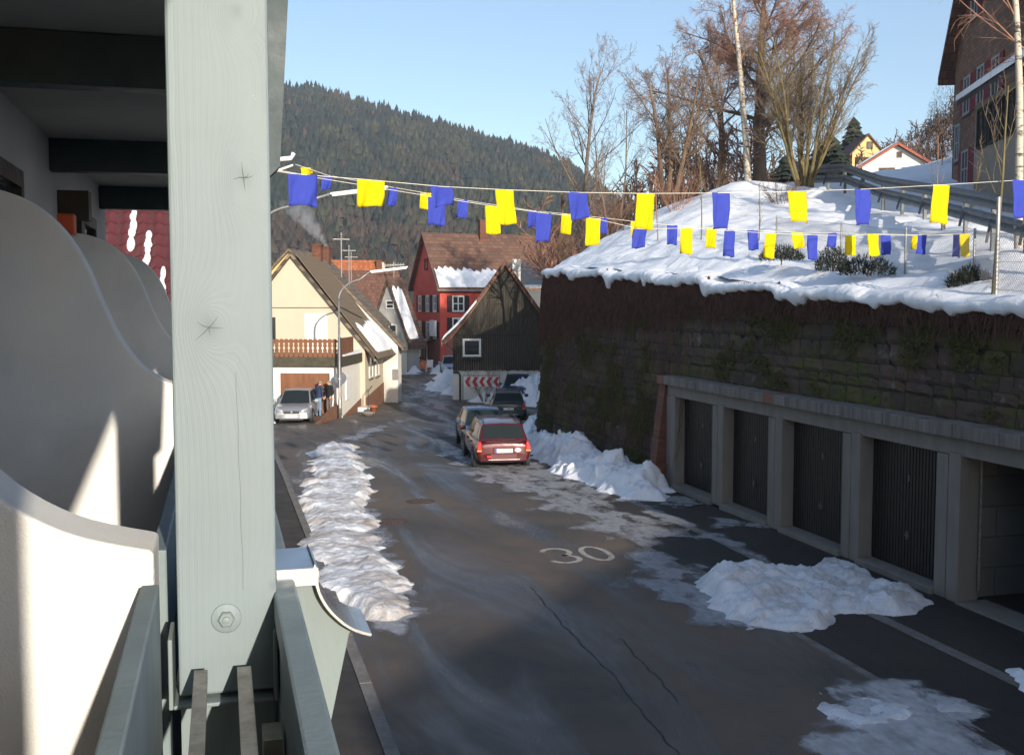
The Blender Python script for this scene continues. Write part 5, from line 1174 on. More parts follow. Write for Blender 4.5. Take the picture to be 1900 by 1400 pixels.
# ================================================================ street furniture
def street_lamp(base, armdir, label, ph=6.1, reach=3.2, head=1.35):
    t = thing('street_lamp', label, 'street lamp', base, 0, 'curved-arm street lamps'); d = Vector((armdir[0], armdir[1], 0)).normalized()
    MB().tube([(0, 0, 0), (0, 0, .9), (0, 0, 1.0), (0, 0, ph)], [.085, .085, .062, .05], 10).build('pole', 'zinc', t, True)
    pts = [Vector((0, 0, ph - .05))]
    for i in range(1, 13):
        a = R(78) * i / 12; pts.append(d * (1.25 * (1 - math.cos(a))) + Vector((0, 0, ph + 1.25 * math.sin(a) * .78)))
    e = d * (reach - head) + Vector((0, 0, ph + 1.22 + .12)); pts.append(e)
    MB().tube(pts, [.05] * 4 + [.042] * (len(pts) - 4), 8).build('arm', 'zinc', t, True)
    hd = MB(); u = (d + Vector((0, 0, .12))).normalized(); hd.bar(e, e + u * head, .20, .07); hd.bar(e + u * .05 - Vector((0, 0, .06)), e + u * (head - .05) - Vector((0, 0, .06)), .15, .06)
    hd.build('lamp_head', 'white', t, bevel=.02); MB().box(-.04, .04, -.10, -.085, .5, .9).build('service_flap', 'zinc', t); return t
lb = AG(631, 776)
street_lamp((lb.x, lb.y, lb.z), (RGT.x, RGT.y), 'grey street lamp with curved arm in front of the cream house', 5.65, 3.3, 1.8)
q = AD(478, 700, 33); street_lamp((q.x, q.y, gz(q.y)), (RGT.x * .98, RGT.y * .98), 'street lamp behind the balcony post, only its long head showing', 6.95, 4.05, 1.75)
# round traffic sign seen from behind, on the lamp pole
rs = thing('round_sign', 'round traffic sign seen from behind on the lamp pole', 'sign', (lb.x, lb.y + .09, lb.z), 0)
MB().lathe([(.30, 0), (.30, .012), (.285, .02), (.02, .02)], 28, mat=Matrix.Translation((.04, 0, 1.92)) @ Matrix.Rotation(R(-15), 4, 'Z') @ Matrix.Rotation(R(90), 4, 'X')).build('disc', plain('sign_back', (.12, .13, .16), .5), rs)
MB().box(-.07, .07, -.15, -.03, 1.86, 1.92).build('clamp', 'zinc', rs)
# curve board with red chevrons
q = AD(893, 700, 60.4); cs = thing('curve_sign', 'red and white chevron curve board in front of the barn', 'sign', (q.x, q.y, -.88), R(-13))
MB().box(-.98, .98, -.02, .02, .95, 1.50).build('board', 'white', cs)
bd_ = cs.children[-1]; MT['sign_red'] = flat('sign_red', (.55, .03, .025), .5)
for i in range(5):
    x = -.92 + i * .40; z0_, z1_, zm_ = .955, 1.495, 1.225
    MB().add([(x + .16, -.024, z1_), (x, -.024, zm_), (x + .16, -.024, z0_), (x + .36, -.024, z0_), (x + .20, -.024, zm_), (x + .36, -.024, z1_)], [(0, 1, 4, 5), (1, 2, 3, 4)]).build('chevron', 'sign_red', bd_)
MB().tube([(-1.03, 0, -.2), (-1.03, 0, 1.58), (1.03, 0, 1.58), (1.03, 0, -.2)], .03, 7).build('frame_pipe', 'zinc', cs)
# white plastic garden chair and orange tarp by the red house
q = AG(797, 690); gc = thing('garden_chair', 'white plastic garden chair in front of the red house', 'chair', (q.x, q.y, q.z), R(-20))
for x in (-.24, .24):
    for y in (-.22, .22): MB().tube([(x * 1.1, y * 1.1, 0), (x, y, .42)], .025, 6).build('leg', 'white', gc)
    MB().box(x - .03, x + .03, -.22, .24, .62, .66).build('armrest', 'white', gc); MB().tube([(x, -.2, .42), (x, -.2, .62)], .02, 6).build('arm_support', 'white', gc)
MB().box(-.26, .26, -.25, .24, .41, .44).build('seat', 'white', gc, bevel=.01)
for i in range(5): MB().prism([(.20, .44), (.23, .44), (.33, .92), (.30, .92)], 'x', -.25 + i * .102, -.17 + i * .102).build('back_slat', 'white', gc)
MB().prism([(.30, .90), (.335, .90), (.35, .97), (.31, .97)], 'x', -.27, .27).build('back_top', 'white', gc)
q = AG(775, 683); heap('orange_tarp', [(q.x - 1.2, q.y - .6), (q.x + 1.2, q.y - .6), (q.x + 1.1, q.y + .7), (q.x - 1.0, q.y + .7)], .55, .5, flat('orange_tarpaulin', (.42, .12, .035), .6), 'crumpled orange tarpaulin on the ground by the red house door', 'tarpaulin', res=.12, seed=88, rag=.3, lump=.4, ls=2, fine=.1)
# flower pot and white stone by the cream house
q = AG(683, 772); fp_ = thing('flower_bowl', 'round stone bowl at the house step', 'bowl', (q.x, q.y, q.z)); MB().lathe([(.18, 0), (.34, .16), (.36, .2), (.30, .2), (.28, .15), (.01, .15)], 18).build('bowl', 'concrete', fp_, True)
q = AG(693, 766); fq = thing('clay_pot', 'orange clay pot beside the stone bowl', 'pot', (q.x, q.y, q.z)); MB().lathe([(.12, 0), (.2, .3), (.22, .3), (.22, .36), (.17, .36), (.15, .28), (.01, .28)], 16).build('pot', flat('clay', (.40, .11, .04), .8), fq, True)
q = AG(624, 774); heap('snow_lump', [(q.x - .3, q.y - .25), (q.x + .3, q.y - .25), (q.x + .3, q.y + .25), (q.x - .3, q.y + .25)], .28, .2, 'snow', 'small white snow lump at the foot of the lamp', res=.05, seed=90, rag=.1, lump=.3)
# roof aerials / poles in the village
for (px, py0, d, hh, lab) in ((634, 520, 66, 2.9, 'tall aerial mast rising behind the cream house roof'), (648, 520, 80, 2.6, 'thin aerial mast right of the lamp bend'), (652, 520, 84, 2.2, 'short aerial mast next to the thin one')):
    q = AD(px, py0, d); t = thing('aerial_mast', lab, 'aerial', (q.x, q.y, 3.0)); top = q.z + hh - 3
    MB().tube([(0, 0, 0), (0, 0, top)], .045, 6).build('mast', 'zinc', t); MB().bar((-.5, 0, top - .4), (.5, 0, top - .4), .03, .03).bar((0, -.3, top - .15), (0, .3, top - .15), .03, .03).build('crossbar', 'zinc', t)
q = AD(731, 515, 101); t = thing('tv_aerial', 'comb-shaped television aerial above the grey gable', 'aerial', (q.x, q.y, 4))
MB().tube([(0, 0, 0), (0, 0, 4.6)], .05, 6).build('mast', 'zinc', t); b = MB().bar((-.9, 0, 4.2), (1.0, 0, 4.3), .05, .05)
for i in range(8): b.bar((-.8 + i * .24, -.35, 4.21 + i * .012), (-.8 + i * .24, .35, 4.21 + i * .012), .03, .03).bar((-.8 + i * .24, 0, 4.05 + i * .012), (-.8 + i * .24, 0, 4.37 + i * .012), .03, .03)
b.build('dipoles', 'zinc', t)

# ================================================================ bunting across the street
k = NT('blue_flag_cloth'); v = k.coord('Object'); n1 = k.noise(v, 30, 4)
def cloth(name, col, tr):
    k = NT(name); v = k.coord('Object'); c = k.mix(k.ramp(k.noise(v, 9, 4), .3, .7), tuple(x * .88 for x in col), col)
    p = k.n('BsdfPrincipled'); k.set(p, 'Base Color', c); k.set(p, 'Roughness', .8); k.set(p, 'Specular IOR Level', .2); k.set(p, 'Normal', k.bump(k.noise(k.coord('Object', (1, 1, .35)), 26, 3), .25, .01))
    tl = k.n('BsdfTranslucent'); k.set(tl, 'Color', c4(tr)); mx = k.n('MixShader'); k.set(mx, 'I0', .22); k.t.links.new(p.outputs[0], mx.inputs[1]); k.t.links.new(tl.outputs[0], mx.inputs[2]); k.t.links.new(mx.outputs[0], k.out.inputs[0]); return k.m
MT['flag_blue'] = cloth('blue_cloth', (.055, .080, .46), (.04, .07, .55)); MT['flag_yellow'] = cloth('yellow_cloth', (.80, .62, .004), (.85, .6, .0))
def flag(par, p, u, w_, h, col, seed, skew=0.0, fold=0.0):
    """cloth hanging from p (centre of its top edge); u along the cord"""
    u = Vector(u).normalized(); n = Vector((-u.y, u.x, 0)).normalized(); rn = random.Random(seed); g_ = []
    ph, am = rn.uniform(0, 6), rn.uniform(.014, .034); sw = rn.uniform(-.05, .05)
    for j in range(13):
        v_ = j / 12; row = []
        for i in range(11):
            s = i / 10 - .5; wv = am * math.sin(s * 7 + ph + v_ * 2.2) * (.25 + v_) + .013 * math.sin(s * 17 + ph * 2 + v_ * 4) * (.15 + v_) + .010 * math.sin(v_ * 9 + s * 11 + ph) * v_
            q_ = p + u * (s * w_ * (1 - .05 * v_ + fold * .25 * v_) + skew * v_ * h) + n * (wv + sw * v_ + fold * .18 * v_ * math.sin(s * 3 + 1)) + Vector((0, 0, -v_ * h * (1 - abs(fold) * .28) + .012 * math.sin(s * 5 + ph) * v_ + fold * .10 * s * v_))
            row.append(q_)
        g_.append(row)
    hem = MB().sheet(g_); o = hem.build('flag', 'flag_' + col, par, True); sf = o.modifiers.new('s', 'SOLIDIFY'); sf.thickness = .003
    return o
def bunting(label, A, B, ends, flags, wf=.30, hf=.53, sag=True):
    t = thing('bunting', label, 'bunting', (0, 0, 0), 0, 'blue and yellow flag lines over the street'); pts = []; u = Vector((B[0] - A[0], B[1] - A[1], 0))
    for i, (px, py, col, wpx, hs, sk, fd) in enumerate(flags):
        p = AV(px, py, A, B); d = (p - EYE).dot(FWD); pts.append(p)
        flag(t, p, u, wpx * d / FPX / max(.5, abs(u.normalized().dot(RGT))), hs * d / FPX, col, hash((label, i)) % 1000 if False else i * 13 + len(label), sk, fd)
    e0, e1 = AV(*ends[0], A, B), AV(*ends[1], A, B); allp = sorted([e0, e1] + pts, key=lambda q_: q_.x)
    MB().tube(allp, .005, 4).build('cord', 'cord', t)
    return t
b_, y_ = 'blue', 'yellow'
bunting('nearest flag line crossing the street with the largest blue and yellow flags', (.9, 12.4), (12.4, 15.2), ((515, 316), (1990, 328)), [
    (561, 324, b_, 50, 60, 0, .12), (688, 334, y_, 48, 50, 0, -.1), (818, 346, b_, 40, 42, .1, .5), (936, 352, y_, 34, 64, .03, 0), (1072, 357, b_, 38, 56, .08, .4), (1198, 359, y_, 36, 66, 0, 0),
    (1337, 358, b_, 36, 67, 0, 0), (1478, 355, y_, 40, 60, .12, -.2), (1600, 351, b_, 34, 66, .06, 0), (1747, 343, y_, 40, 71, .03, 0), (1893, 334, b_, 40, 72, .12, .1)])
bunting('middle flag line sagging lower, its flags shrinking to the right', (1.2, 16.6), (13.3, 17.4), ((515, 318), (1900, 432)), [
    (810, 366, b_, 32, 52, 0, 0), (914, 382, y_, 28, 52, 0, 0), (1008, 395, b_, 30, 53, 0, 0), (1101, 405, y_, 28, 50, -.05, 0), (1188, 425, b_, 27, 37, -.1, .2), (1274, 423, y_, 24, 48, 0, 0), (1354, 428, b_, 22, 48, 0, 0),
    (1431, 433, y_, 22, 46, -.03, 0), (1508, 436, b_, 21, 46, 0, 0), (1578, 437, y_, 22, 37, 0, .05), (1620, 434, y_, 23, 41, 0, 0), (1711, 436, b_, 20, 36, .08, .1), (1790, 434, y_, 21, 42, 0, 0)])
bunting('farthest flag line with the smallest flags', (1.4, 20.6), (13.5, 18.2), ((548, 305), (1895, 428)), [
    (567, 311, y_, 18, 14, .2, .6), (607, 325, b_, 18, 28, -.1, .1), (731, 348, b_, 17, 34, -.15, .1), (790, 358, y_, 20, 30, -.08, 0), (860, 371, b_, 20, 33, -.12, 0), (989, 391, b_, 20, 30, 0, 0), (1052, 397, y_, 20, 37, -.05, 0), (1119, 404, b_, 16, 30, 0, .1), (1178, 411, y_, 16, 28, 0, .1),
    (1247, 418, b_, 20, 36, 0, 0), (1320, 423, y_, 20, 37, 0, 0), (1397, 427, b_, 20, 37, 0, 0), (1478, 431, y_, 22, 30, .12, 0), (1545, 432, b_, 18, 28, -.1, .2), (1643, 436, b_, 19, 37, 0, 0), (1702, 437, y_, 18, 26, 0, 0), (1776, 435, b_, 16, 42, 0, 0)])

# ================================================================ guard rail and chain-link fence on the slope
MT['rail_zinc'] = plain('dull_zinc', (.16, .165, .165), .6, .2, 3, .05, metal=.4)
gr_ = thing('guard_rail', 'long grey steel guard rail along the upper road', 'guard rail', (0, 0, 0))
GP = [(13.0, 13.8), (14.1, 16.6), (15.9, 20.6), (17.6, 24.4), (19.6, 29.2), (21.4, 34.2), (22.6, 38.4), (24.0, 42.5)]
def gzz(p, off): return Vector((p[0], p[1], hz1(*p) + off))
for off, in ((.50,), (.88,)):
    rowsv = []
    for dz, dn in ((.15, 0), (.10, -.05), (.05, -.05), (.0, .0), (-.05, -.05), (-.10, -.05), (-.15, 0)):
        rowsv.append([gzz(p, off) + Vector((dn, -dn * .3, dz)) for p in GP])
    o = MB().sheet(rowsv).build('rail_beam', 'rail_zinc', gr_, False); sf = o.modifiers.new('s', 'SOLIDIFY'); sf.thickness = .006
for i in range(len(GP) * 2 - 2):
    t = i / 2; k2 = int(t); f = t - k2; p = (GP[k2][0] * (1 - f) + GP[k2 + 1][0] * f, GP[k2][1] * (1 - f) + GP[k2 + 1][1] * f)
    a = gzz(p, -.3); MB().bar(a + Vector((.06, 0, 0)), a + Vector((.06, 0, 1.30)), .09, .05).build('post', 'rail_zinc', gr_)
    MB().bar(a + Vector((-.25, -.2, .5)), a + Vector((.05, 0, 1.15)), .05, .03).build('strut', 'rail_zinc', gr_)
fe = thing('chain_link_fence', 'sagging chain-link fence with steel posts on the snowy slope', 'fence', (0, 0, 0))
FP = [AD(1905, 548, 16.2), AD(1848, 543, 17.6), AD(1806, 528, 19.2), AD(1679, 514, 22), AD(1560, 490, 25.5), AD(1440, 470, 29)]
FP = [Vector((p.x, p.y, min(p.z, hz1(p.x, p.y)) if False else p.z)) for p in FP]
for i, p in enumerate(FP):
    hh = 1.55 if i == 1 else 1.0
    MB().tube([p - Vector((0, 0, .3)), p + Vector((0, 0, hh))], .032 if i == 1 else .022, 8).build('post', 'zinc', fe)
MB().tube([FP[1] + Vector((0, 0, 1.45)), FP[1] + Vector((.5, .6, .0))], .025, 6).build('brace', 'zinc', fe)
b = MB()
for i in range(len(FP) - 1):
    a, c_ = FP[i], FP[i + 1]; L_ = (c_ - a).length; n = int(L_ / .075)
    for j in range(-13, n + 1):
        for s in (1, -1):
            pts = []
            for zf in (0, 1):
                u = (j + (13 * zf if s > 0 else 13 * (1 - zf))) / n; pts.append((u, zf * .92))
            (u0, z0_), (u1, z1_) = pts
            def cl(u0, z0_, u1, z1_):
                if u0 < 0: z0_ += (z1_ - z0_) * (0 - u0) / (u1 - u0); u0 = 0
                if u1 > 1: z1_ -= (z1_ - z0_) * (u1 - 1) / (u1 - u0); u1 = 1
                return u0, z0_, u1, z1_
            if u0 > u1: u0, z0_, u1, z1_ = u1, z1_, u0, z0_
            if u1 <= 0 or u0 >= 1: continue
            u0, z0_, u1, z1_ = cl(u0, z0_, u1, z1_)
            b.tube([a.lerp(c_, u0) + Vector((0, 0, z0_ + .03)), a.lerp(c_, u1) + Vector((0, 0, z1_ + .03))], .0024, 3, cap=False)
    for zz in (.06, .5, .95): b.tube([a + Vector((0, 0, zz)), c_ + Vector((0, 0, zz))], .004, 4, cap=False)
tag(b.build('wire_mesh', 'zinc', fe), kind='stuff')
# ================================================================ trees and woods
MT['bark_brown'] = plain('brown_bark', (.17, .11, .07), .95, .35, 4, .5, 30, stretch=(1, 1, .3))
MT['bark_grey'] = plain('grey_bark', (.17, .135, .105), .95, .35, 4, .5, 30, stretch=(1, 1, .3))
MT['twig_red'] = plain('reddish_twig', (.29, .155, .105), .95, .3, 2, 0)
MT['twig_grey'] = plain('grey_twig', (.25, .19, .15), .95, .3, 2, 0)
MT['bark_olive'] = plain('olive_bark', (.16, .125, .055), .95, .35, 4, .4, 30)
k = NT('birch_bark'); v = k.coord('Object', (1, 1, 3)); n = k.noise(v, 3.5, 5, .7)
MT['birch'] = k.pbr(k.mix(k.ramp(n, .53, .64), (.46, .41, .33), (.06, .05, .04)), .8, None, 0, .3)
def grow(p, d, ln, r, lvl, cfg, rn, out, tips):
    nseg = cfg['seg'][lvl]; pts = [p.copy()]; rad = [r]; dd = d.normalized(); end = r * cfg['tip'][lvl]
    for i in range(nseg):
        dd = (dd + Vector((rn.gauss(0, 1), rn.gauss(0, 1), rn.gauss(0, 1))) * cfg['wig'][lvl] + Vector((0, 0, 1)) * cfg['up'][lvl]).normalized()
        p = p + dd * (ln / nseg); pts.append(p.copy()); rad.append(r + (end - r) * (i + 1) / nseg)
    out.append((lvl, pts, rad))
    if lvl + 1 >= len(cfg['seg']): return
    nb = cfg['n'][lvl]; nb = max(1, int(nb * rn.uniform(.8, 1.25)))
    for b in range(nb):
        t = cfg['st'][lvl] + (1 - cfg['st'][lvl]) * ((b + rn.random()) / nb); k_ = min(int(t * nseg), nseg - 1); f = t * nseg - k_
        q = pts[k_].lerp(pts[k_ + 1], f); ax = (pts[k_ + 1] - pts[k_]).normalized()
        o_ = ax.orthogonal().normalized(); o_.rotate(Matrix.Rotation(rn.uniform(0, 6.283), 3, ax)); an_ = R(rn.gauss(cfg['ang'][lvl], 9))
        nd = ax * math.cos(an_) + o_ * math.sin(an_); nl = ln * cfg['len'][lvl] * rn.uniform(.65, 1.2) * (1 - cfg['tap'][lvl] * t)
        rr = (rad[k_] + (rad[k_ + 1] - rad[k_]) * f)
        grow(q, nd, nl, max(rr * cfg['rr'][lvl], cfg['rmin']), lvl + 1, cfg, rn, out, tips)
def tubes_np(out, lv, sides):
    V = []; F = []; o = 0
    for (l, pts, rad) in out:
        if l not in lv: continue
        n = sides; P = np.array([p[:] for p in pts]); k_ = len(P); T = np.gradient(P, axis=0); T /= np.linalg.norm(T, axis=1)[:, None] + 1e-9
        a = np.cross(T, (.31, .77, .55)); a /= np.linalg.norm(a, axis=1)[:, None] + 1e-9; b = np.cross(T, a); th = 2 * np.pi * np.arange(n) / n
        ring = P[:, None] + (a[:, None] * np.cos(th)[None, :, None] + b[:, None] * np.sin(th)[None, :, None]) * np.array(rad)[:, None, None]
        V.append(ring.reshape(-1, 3)); i, j = np.meshgrid(np.arange(k_ - 1), np.arange(n), indexing='ij')
        F.append(np.stack([i * n + j, i * n + (j + 1) % n, (i + 1) * n + (j + 1) % n, (i + 1) * n + j], -1).reshape(-1, 4) + o); o += k_ * n
    return np.concatenate(V), np.concatenate(F)
BASE = dict(seg=[9, 6, 5, 4, 3], n=[12, 7, 6, 4], st=[.25, .2, .15, .1], ang=[45, 42, 40, 38], len=[.45, .5, .5, .5], tap=[.55, .45, .4, .3], wig=[.05, .10, .14, .2, .25], up=[.03, .08, .06, .03, .0], tip=[.25, .3, .35, .4, .5], rr=[.40, .45, .5, .55], rmin=.005)
def tree(name, label, base, H, r0, seed, cfg=None, trunk='bark_brown', twig='twig_red', stems=1, spread=.0, lean=(0, 0), group='bare trees on the slope', cat='tree', thick=3):
    c = dict(BASE); c.update(cfg or {}); rn = random.Random(seed); out = []
    t = thing(name, label, cat, base, 0, group)
    for s in range(stems):
        a = s * 2.399 + rn.random(); d = Vector((lean[0] + spread * math.cos(a), lean[1] + spread * math.sin(a), 1))
        grow(Vector((.12 * math.cos(a) * (stems > 1), .12 * math.sin(a) * (stems > 1), -.3)), d, H * rn.uniform(.85, 1.05) if stems > 1 else H, r0 * (rn.uniform(.7, 1.1) if stems > 1 else 1), 0, c, rn, out, None)
    nl = len(c['seg'])
    V, F = tubes_np(out, (0,), 9); npmesh('trunk', V, F, trunk, True, t)
    V, F = tubes_np(out, tuple(range(1, thick)), 5); npmesh('limbs', V, F, trunk if nl < 3 else twig if trunk == 'birch' else trunk, True, t)
    if thick < nl: V, F = tubes_np(out, tuple(range(thick, nl)), 3); tag(npmesh('crown', V, F, twig, True, t), kind='stuff')
    return t
def at_terrain(px, d): p = AD(px, 400, d); return Vector((p.x, p.y, hz1(p.x, p.y)))
def tree_px(name, label, px, d, top, r0, seed, **kw):
    p = at_terrain(px, d); H = AD(px, top, d).z - p.z; return tree(name, label, p, H, r0, seed, **kw)
tree_px('bare_tree', 'slim bare tree farthest left above the flag lines', 1088, 55, 128, .16, 3, cfg=dict(rmin=.0065, n=[20, 9, 7, 4], ang=[42, 38, 38, 36], len=[.5, .42, .45, .5], st=[.15, .2, .15, .1], up=[.03, .12, .08, .05, 0]), trunk='bark_grey', twig='twig_grey')
tree_px('bare_tree', 'bushy bare tree with several stems left of the birch', 1240, 52, 120, .20, 8, cfg=dict(rmin=.0065, n=[12, 9, 8, 5], ang=[48, 44, 42, 38], len=[.52, .5, .5, .5], up=[.02, .06, .04, .02, 0]), trunk='bark_brown', twig='twig_grey', stems=4, spread=.20)
tree_px('bare_tree', 'thin pale bare sapling tree beside the slim left tree', 1135, 50, 190, .07, 14, cfg=dict(seg=[9, 6, 4, 3], n=[14, 6, 5], ang=[26, 34, 36]), trunk='bark_grey', twig='twig_grey', stems=2, spread=.08)
tree_px('bare_tree', 'biggest bare tree with thick trunk and dense reddish crown', 1408, 58, -20, .40, 21, cfg=dict(seg=[10, 7, 6, 5, 3], n=[20, 13, 12, 8], ang=[64, 44, 44, 42], len=[.64, .46, .5, .62], st=[.20, .15, .1, .05], up=[.03, .055, .03, -.02, -.12], wig=[.035, .09, .14, .2, .25], rmin=.0075), trunk='bark_brown', twig='twig_red')
tree_px('bare_tree', 'bare tree with reddish crown just left of the biggest tree', 1338, 60, 60, .26, 26, cfg=dict(rmin=.0075, n=[16, 11, 9, 6], ang=[56, 44, 42, 40], len=[.55, .46, .5, .55], st=[.24, .2, .12, .1], up=[.03, .08, .03, -.02, -.05]), trunk='bark_brown', twig='twig_red')
tree_px('bare_tree', 'fan-shaped many-stemmed bare tree left of the guard rail', 1490, 40, 62, .085, 33, cfg=dict(seg=[9, 6, 5, 4], n=[14, 10, 8], ang=[28, 34, 36], len=[.40, .5, .5], rr=[.36, .42, .5], st=[.22, .15, .1], up=[.0, .07, .04, .0], rmin=.0055), trunk='bark_olive', twig='twig_grey', stems=12, spread=.34)
# birches
pb = at_terrain(1388, 42); tb = AD(1366, -40, 42)
tree('birch_tree', 'tall slender white birch leaning left before the biggest tree', pb, tb.z - pb.z, .145, 41, cfg=dict(seg=[12, 6, 5, 4], n=[10, 6, 5], st=[.62, .2, .1], ang=[38, 40, 40], len=[.22, .5, .5], wig=[.022, .12, .16, .2], up=[.01, .08, .0, -.06], rr=[.4, .6, .6], tip=[.42, .3, .4, .5]), trunk='birch', twig='twig_red', lean=(-.045, .0), thick=2, group='birches on the slope')
pb = at_terrain(1893, 20)
tree('birch_tree', 'birch with mottled white trunk cut by the right edge of the picture', pb, 9.5, .085, 47, cfg=dict(seg=[12, 6, 5, 4], n=[14, 7, 6], st=[.30, .2, .1], ang=[42, 40, 40], len=[.30, .5, .5], wig=[.03, .12, .16, .2], up=[.02, .05, .0, -.06], rr=[.35, .6, .6], rmin=.004), trunk='birch', twig='twig_red', lean=(-.01, .0), thick=2, group='birches on the slope')
pb = Vector((FP[1].x + .04, FP[1].y + .12, FP[1].z))
tree('sapling', 'pale forked sapling growing at the tall fence post', pb, 3.7, .036, 52, cfg=dict(seg=[10, 6, 4], n=[8, 5], st=[.45, .2], ang=[30, 36], len=[.42, .5], wig=[.02, .08, .14], up=[.03, .12, .05], rmin=.004), trunk='bark_olive', twig='twig_grey', thick=2, group='saplings on the slope')
for (px, d, top, s, lab) in ((1300, 33, 168, 55, 'straight reddish sapling stem left of the birch'), (1408, 30, 320, 57, 'thin bare sapling in the snow under the birch'), (1222, 36, 255, 58, 'pale sapling leaning over the snow edge'), (1790, 24, 250, 59, 'whippy sapling left of the fence post'), (1740, 27, 235, 60, 'slim whip growing by the guard rail strut')):
    tree_px('sapling', lab, px, d, top, .022, s, cfg=dict(seg=[9, 5, 4], n=[9, 5], st=[.3, .2], ang=[28, 36], len=[.30, .5], wig=[.03, .10, .16], up=[.03, .10, .05], rmin=.0035), trunk='bark_olive' if s % 2 else 'twig_red', twig='twig_red', thick=2, group='saplings on the slope', lean=(.05 * (1 if s % 2 else -1), 0))
# birch whose drooping twigs enter at the upper right, standing off to the right
pb = at_terrain(1985, 27)
tree('birch_tree', 'birch right of the picture reaching in with fine drooping twigs', pb, 10.5, .13, 66, cfg=dict(seg=[10, 8, 6, 4], n=[16, 8, 6], st=[.3, .2, .1], ang=[58, 40, 40], len=[.50, .42, .5], wig=[.03, .08, .14, .2], up=[.02, .03, -.05, -.12], rr=[.3, .55, .6], rmin=.004), trunk='birch', twig='twig_red', thick=2, group='birches on the slope')
# further trees off to the right, whose shadows streak the snow
for i, (x, y) in enumerate(((17.2, 9.5), (18.8, 5.0), (21, 11.0), (19.8, 14.5), (24, 4))):
    tree('bare_tree', ['bare tree out of view right of the fence', 'second bare tree out of view right of the fence', 'third bare tree beyond the right edge', 'fourth bare tree beyond the right edge', 'fifth bare tree beyond the right edge'][i], (x, y, hz1(x, y)), 8 + i * .7, .12, 70 + i, cfg=dict(seg=[9, 6, 4], n=[11, 6], ang=[35, 40], len=[.4, .5], rmin=.012), trunk='bark_grey', twig='twig_grey', thick=2)
# bushes
def bush(name, label, p, H, n, seed, mat='twig_red', spread=.5, cfg=None):
    return tree(name, label, p, H, .014, seed, cfg=dict(seg=[6, 5, 3], n=[7, 5], st=[.2, .15], ang=[32, 38], len=[.5, .5], wig=[.08, .14, .2], up=[.0, .06, .0], rmin=.004, **(cfg or {})), trunk=mat, twig=mat, stems=n, spread=spread, group='bare bushes', cat='bush', thick=2)
q = AD(898, 720, 60.9); bush('bush', 'bare shrub sticking up behind the chevron board', (q.x, q.y, -.5), 2.1, 22, 80, 'twig_grey', .4)
for i, (px, d, H, lab) in enumerate(((1060, 47, 2.6, 'dark bare shrub at the left end of the snow slope'), (1120, 46, 2.4, 'dark bare shrub behind the yellow flags at left'), (1165, 43, 1.8, 'low twiggy shrub at the snow edge'), (1255, 40, 1.6, 'bare shrub on the shoulder of the snow mound'), (1450, 36, 1.1, 'tiny shrub poking through the snow'), (1030, 52, 3.0, 'leafless thicket above the wall end'), (1320, 42, 1.5, 'scrubby bush on top of the mound'))):
    p = at_terrain(px, d); bush('bush', lab, p, H, 20, 81 + i, 'twig_red' if i % 2 else 'bark_brown', .55)
MT['juniper'] = plain('dark_evergreen', (.018, .022, .012), .95, .5, 6, 0)
def shrub(name, label, p, rx, ry, h, seed, n=1400):
    t = thing(name, label, 'bush', p, 0, 'low evergreen clumps at the fence'); rn = np.random.default_rng(seed); a = rn.uniform(0, 6.283, n); rr = rn.random(n) ** .5; zz = rn.random(n) ** .8
    c = np.stack([rx * rr * np.cos(a), ry * rr * np.sin(a), h * zz * (1 - .7 * rr ** 2)], 1); d = rn.normal(size=(n, 3)) * .5 + (0, 0, .8) + c * 1.2; d /= np.linalg.norm(d, axis=1)[:, None]
    s = np.cross(d, rn.normal(size=(n, 3))); s /= np.linalg.norm(s, axis=1)[:, None]; L_ = rn.uniform(.06, .16, n)[:, None]
    V = np.stack([c - s * .008, c + s * .008, c + d * L_], 1).reshape(-1, 3); npmesh('foliage', V, np.arange(3 * n).reshape(-1, 3), 'juniper', False, t)
    MB().tube([(0, 0, -.1), (.02, .01, h * .5)], .02, 5).build('stem', 'bark_brown', t)
for i, (px, py, d, rx, h, lab) in enumerate(((1450, 470, 25, .55, .35, 'dark evergreen clump in the snow below the left fence end'), (1610, 492, 22, .6, .42, 'dark clump hanging over the snow under the yellow flags'), (1545, 480, 23.5, .4, .6, 'dark clump at the end of the wire mesh'), (1800, 515, 19, .45, .38, 'dark clump at the foot of the second fence post'))):
    q = AD(px, py, d); shrub('evergreen_clump', lab, (q.x, q.y, q.z - h * .5), rx, rx * .6, h, 90 + i)

# ---------------------------------------------------------------- conifers and woods
MT['fir'] = plain('fir_green', (.020, .030, .018), .95, .5, 3, 0)
def fir_template(seed, tiers=5, sides=9):
    rn = np.random.default_rng(seed); wide = rn.uniform(.75, 1.45); V = []; F = []; o = 0
    for t in range(tiers):
        z0 = t / tiers * .92 + .02; z1 = min(1.0, z0 + 1.55 / tiers); r = .20 * wide * (1 - z0) ** (.8 + .3 * (seed % 3 == 0)) + .012
        th = 2 * np.pi * (np.arange(sides) + rn.random() + rn.normal(0, .12, sides)) / sides; rr = r * rn.uniform(.5, 1.3, sides)
        ring = np.stack([rr * np.cos(th), rr * np.sin(th), z0 - .03 * rn.random(sides)], 1); V.append(np.concatenate([ring, [[0, 0, z1]]]))
        F.append(np.array([(i, (i + 1) % sides, sides) for i in range(sides)]) + o); o += sides + 1
    return np.concatenate(V), np.concatenate(F)
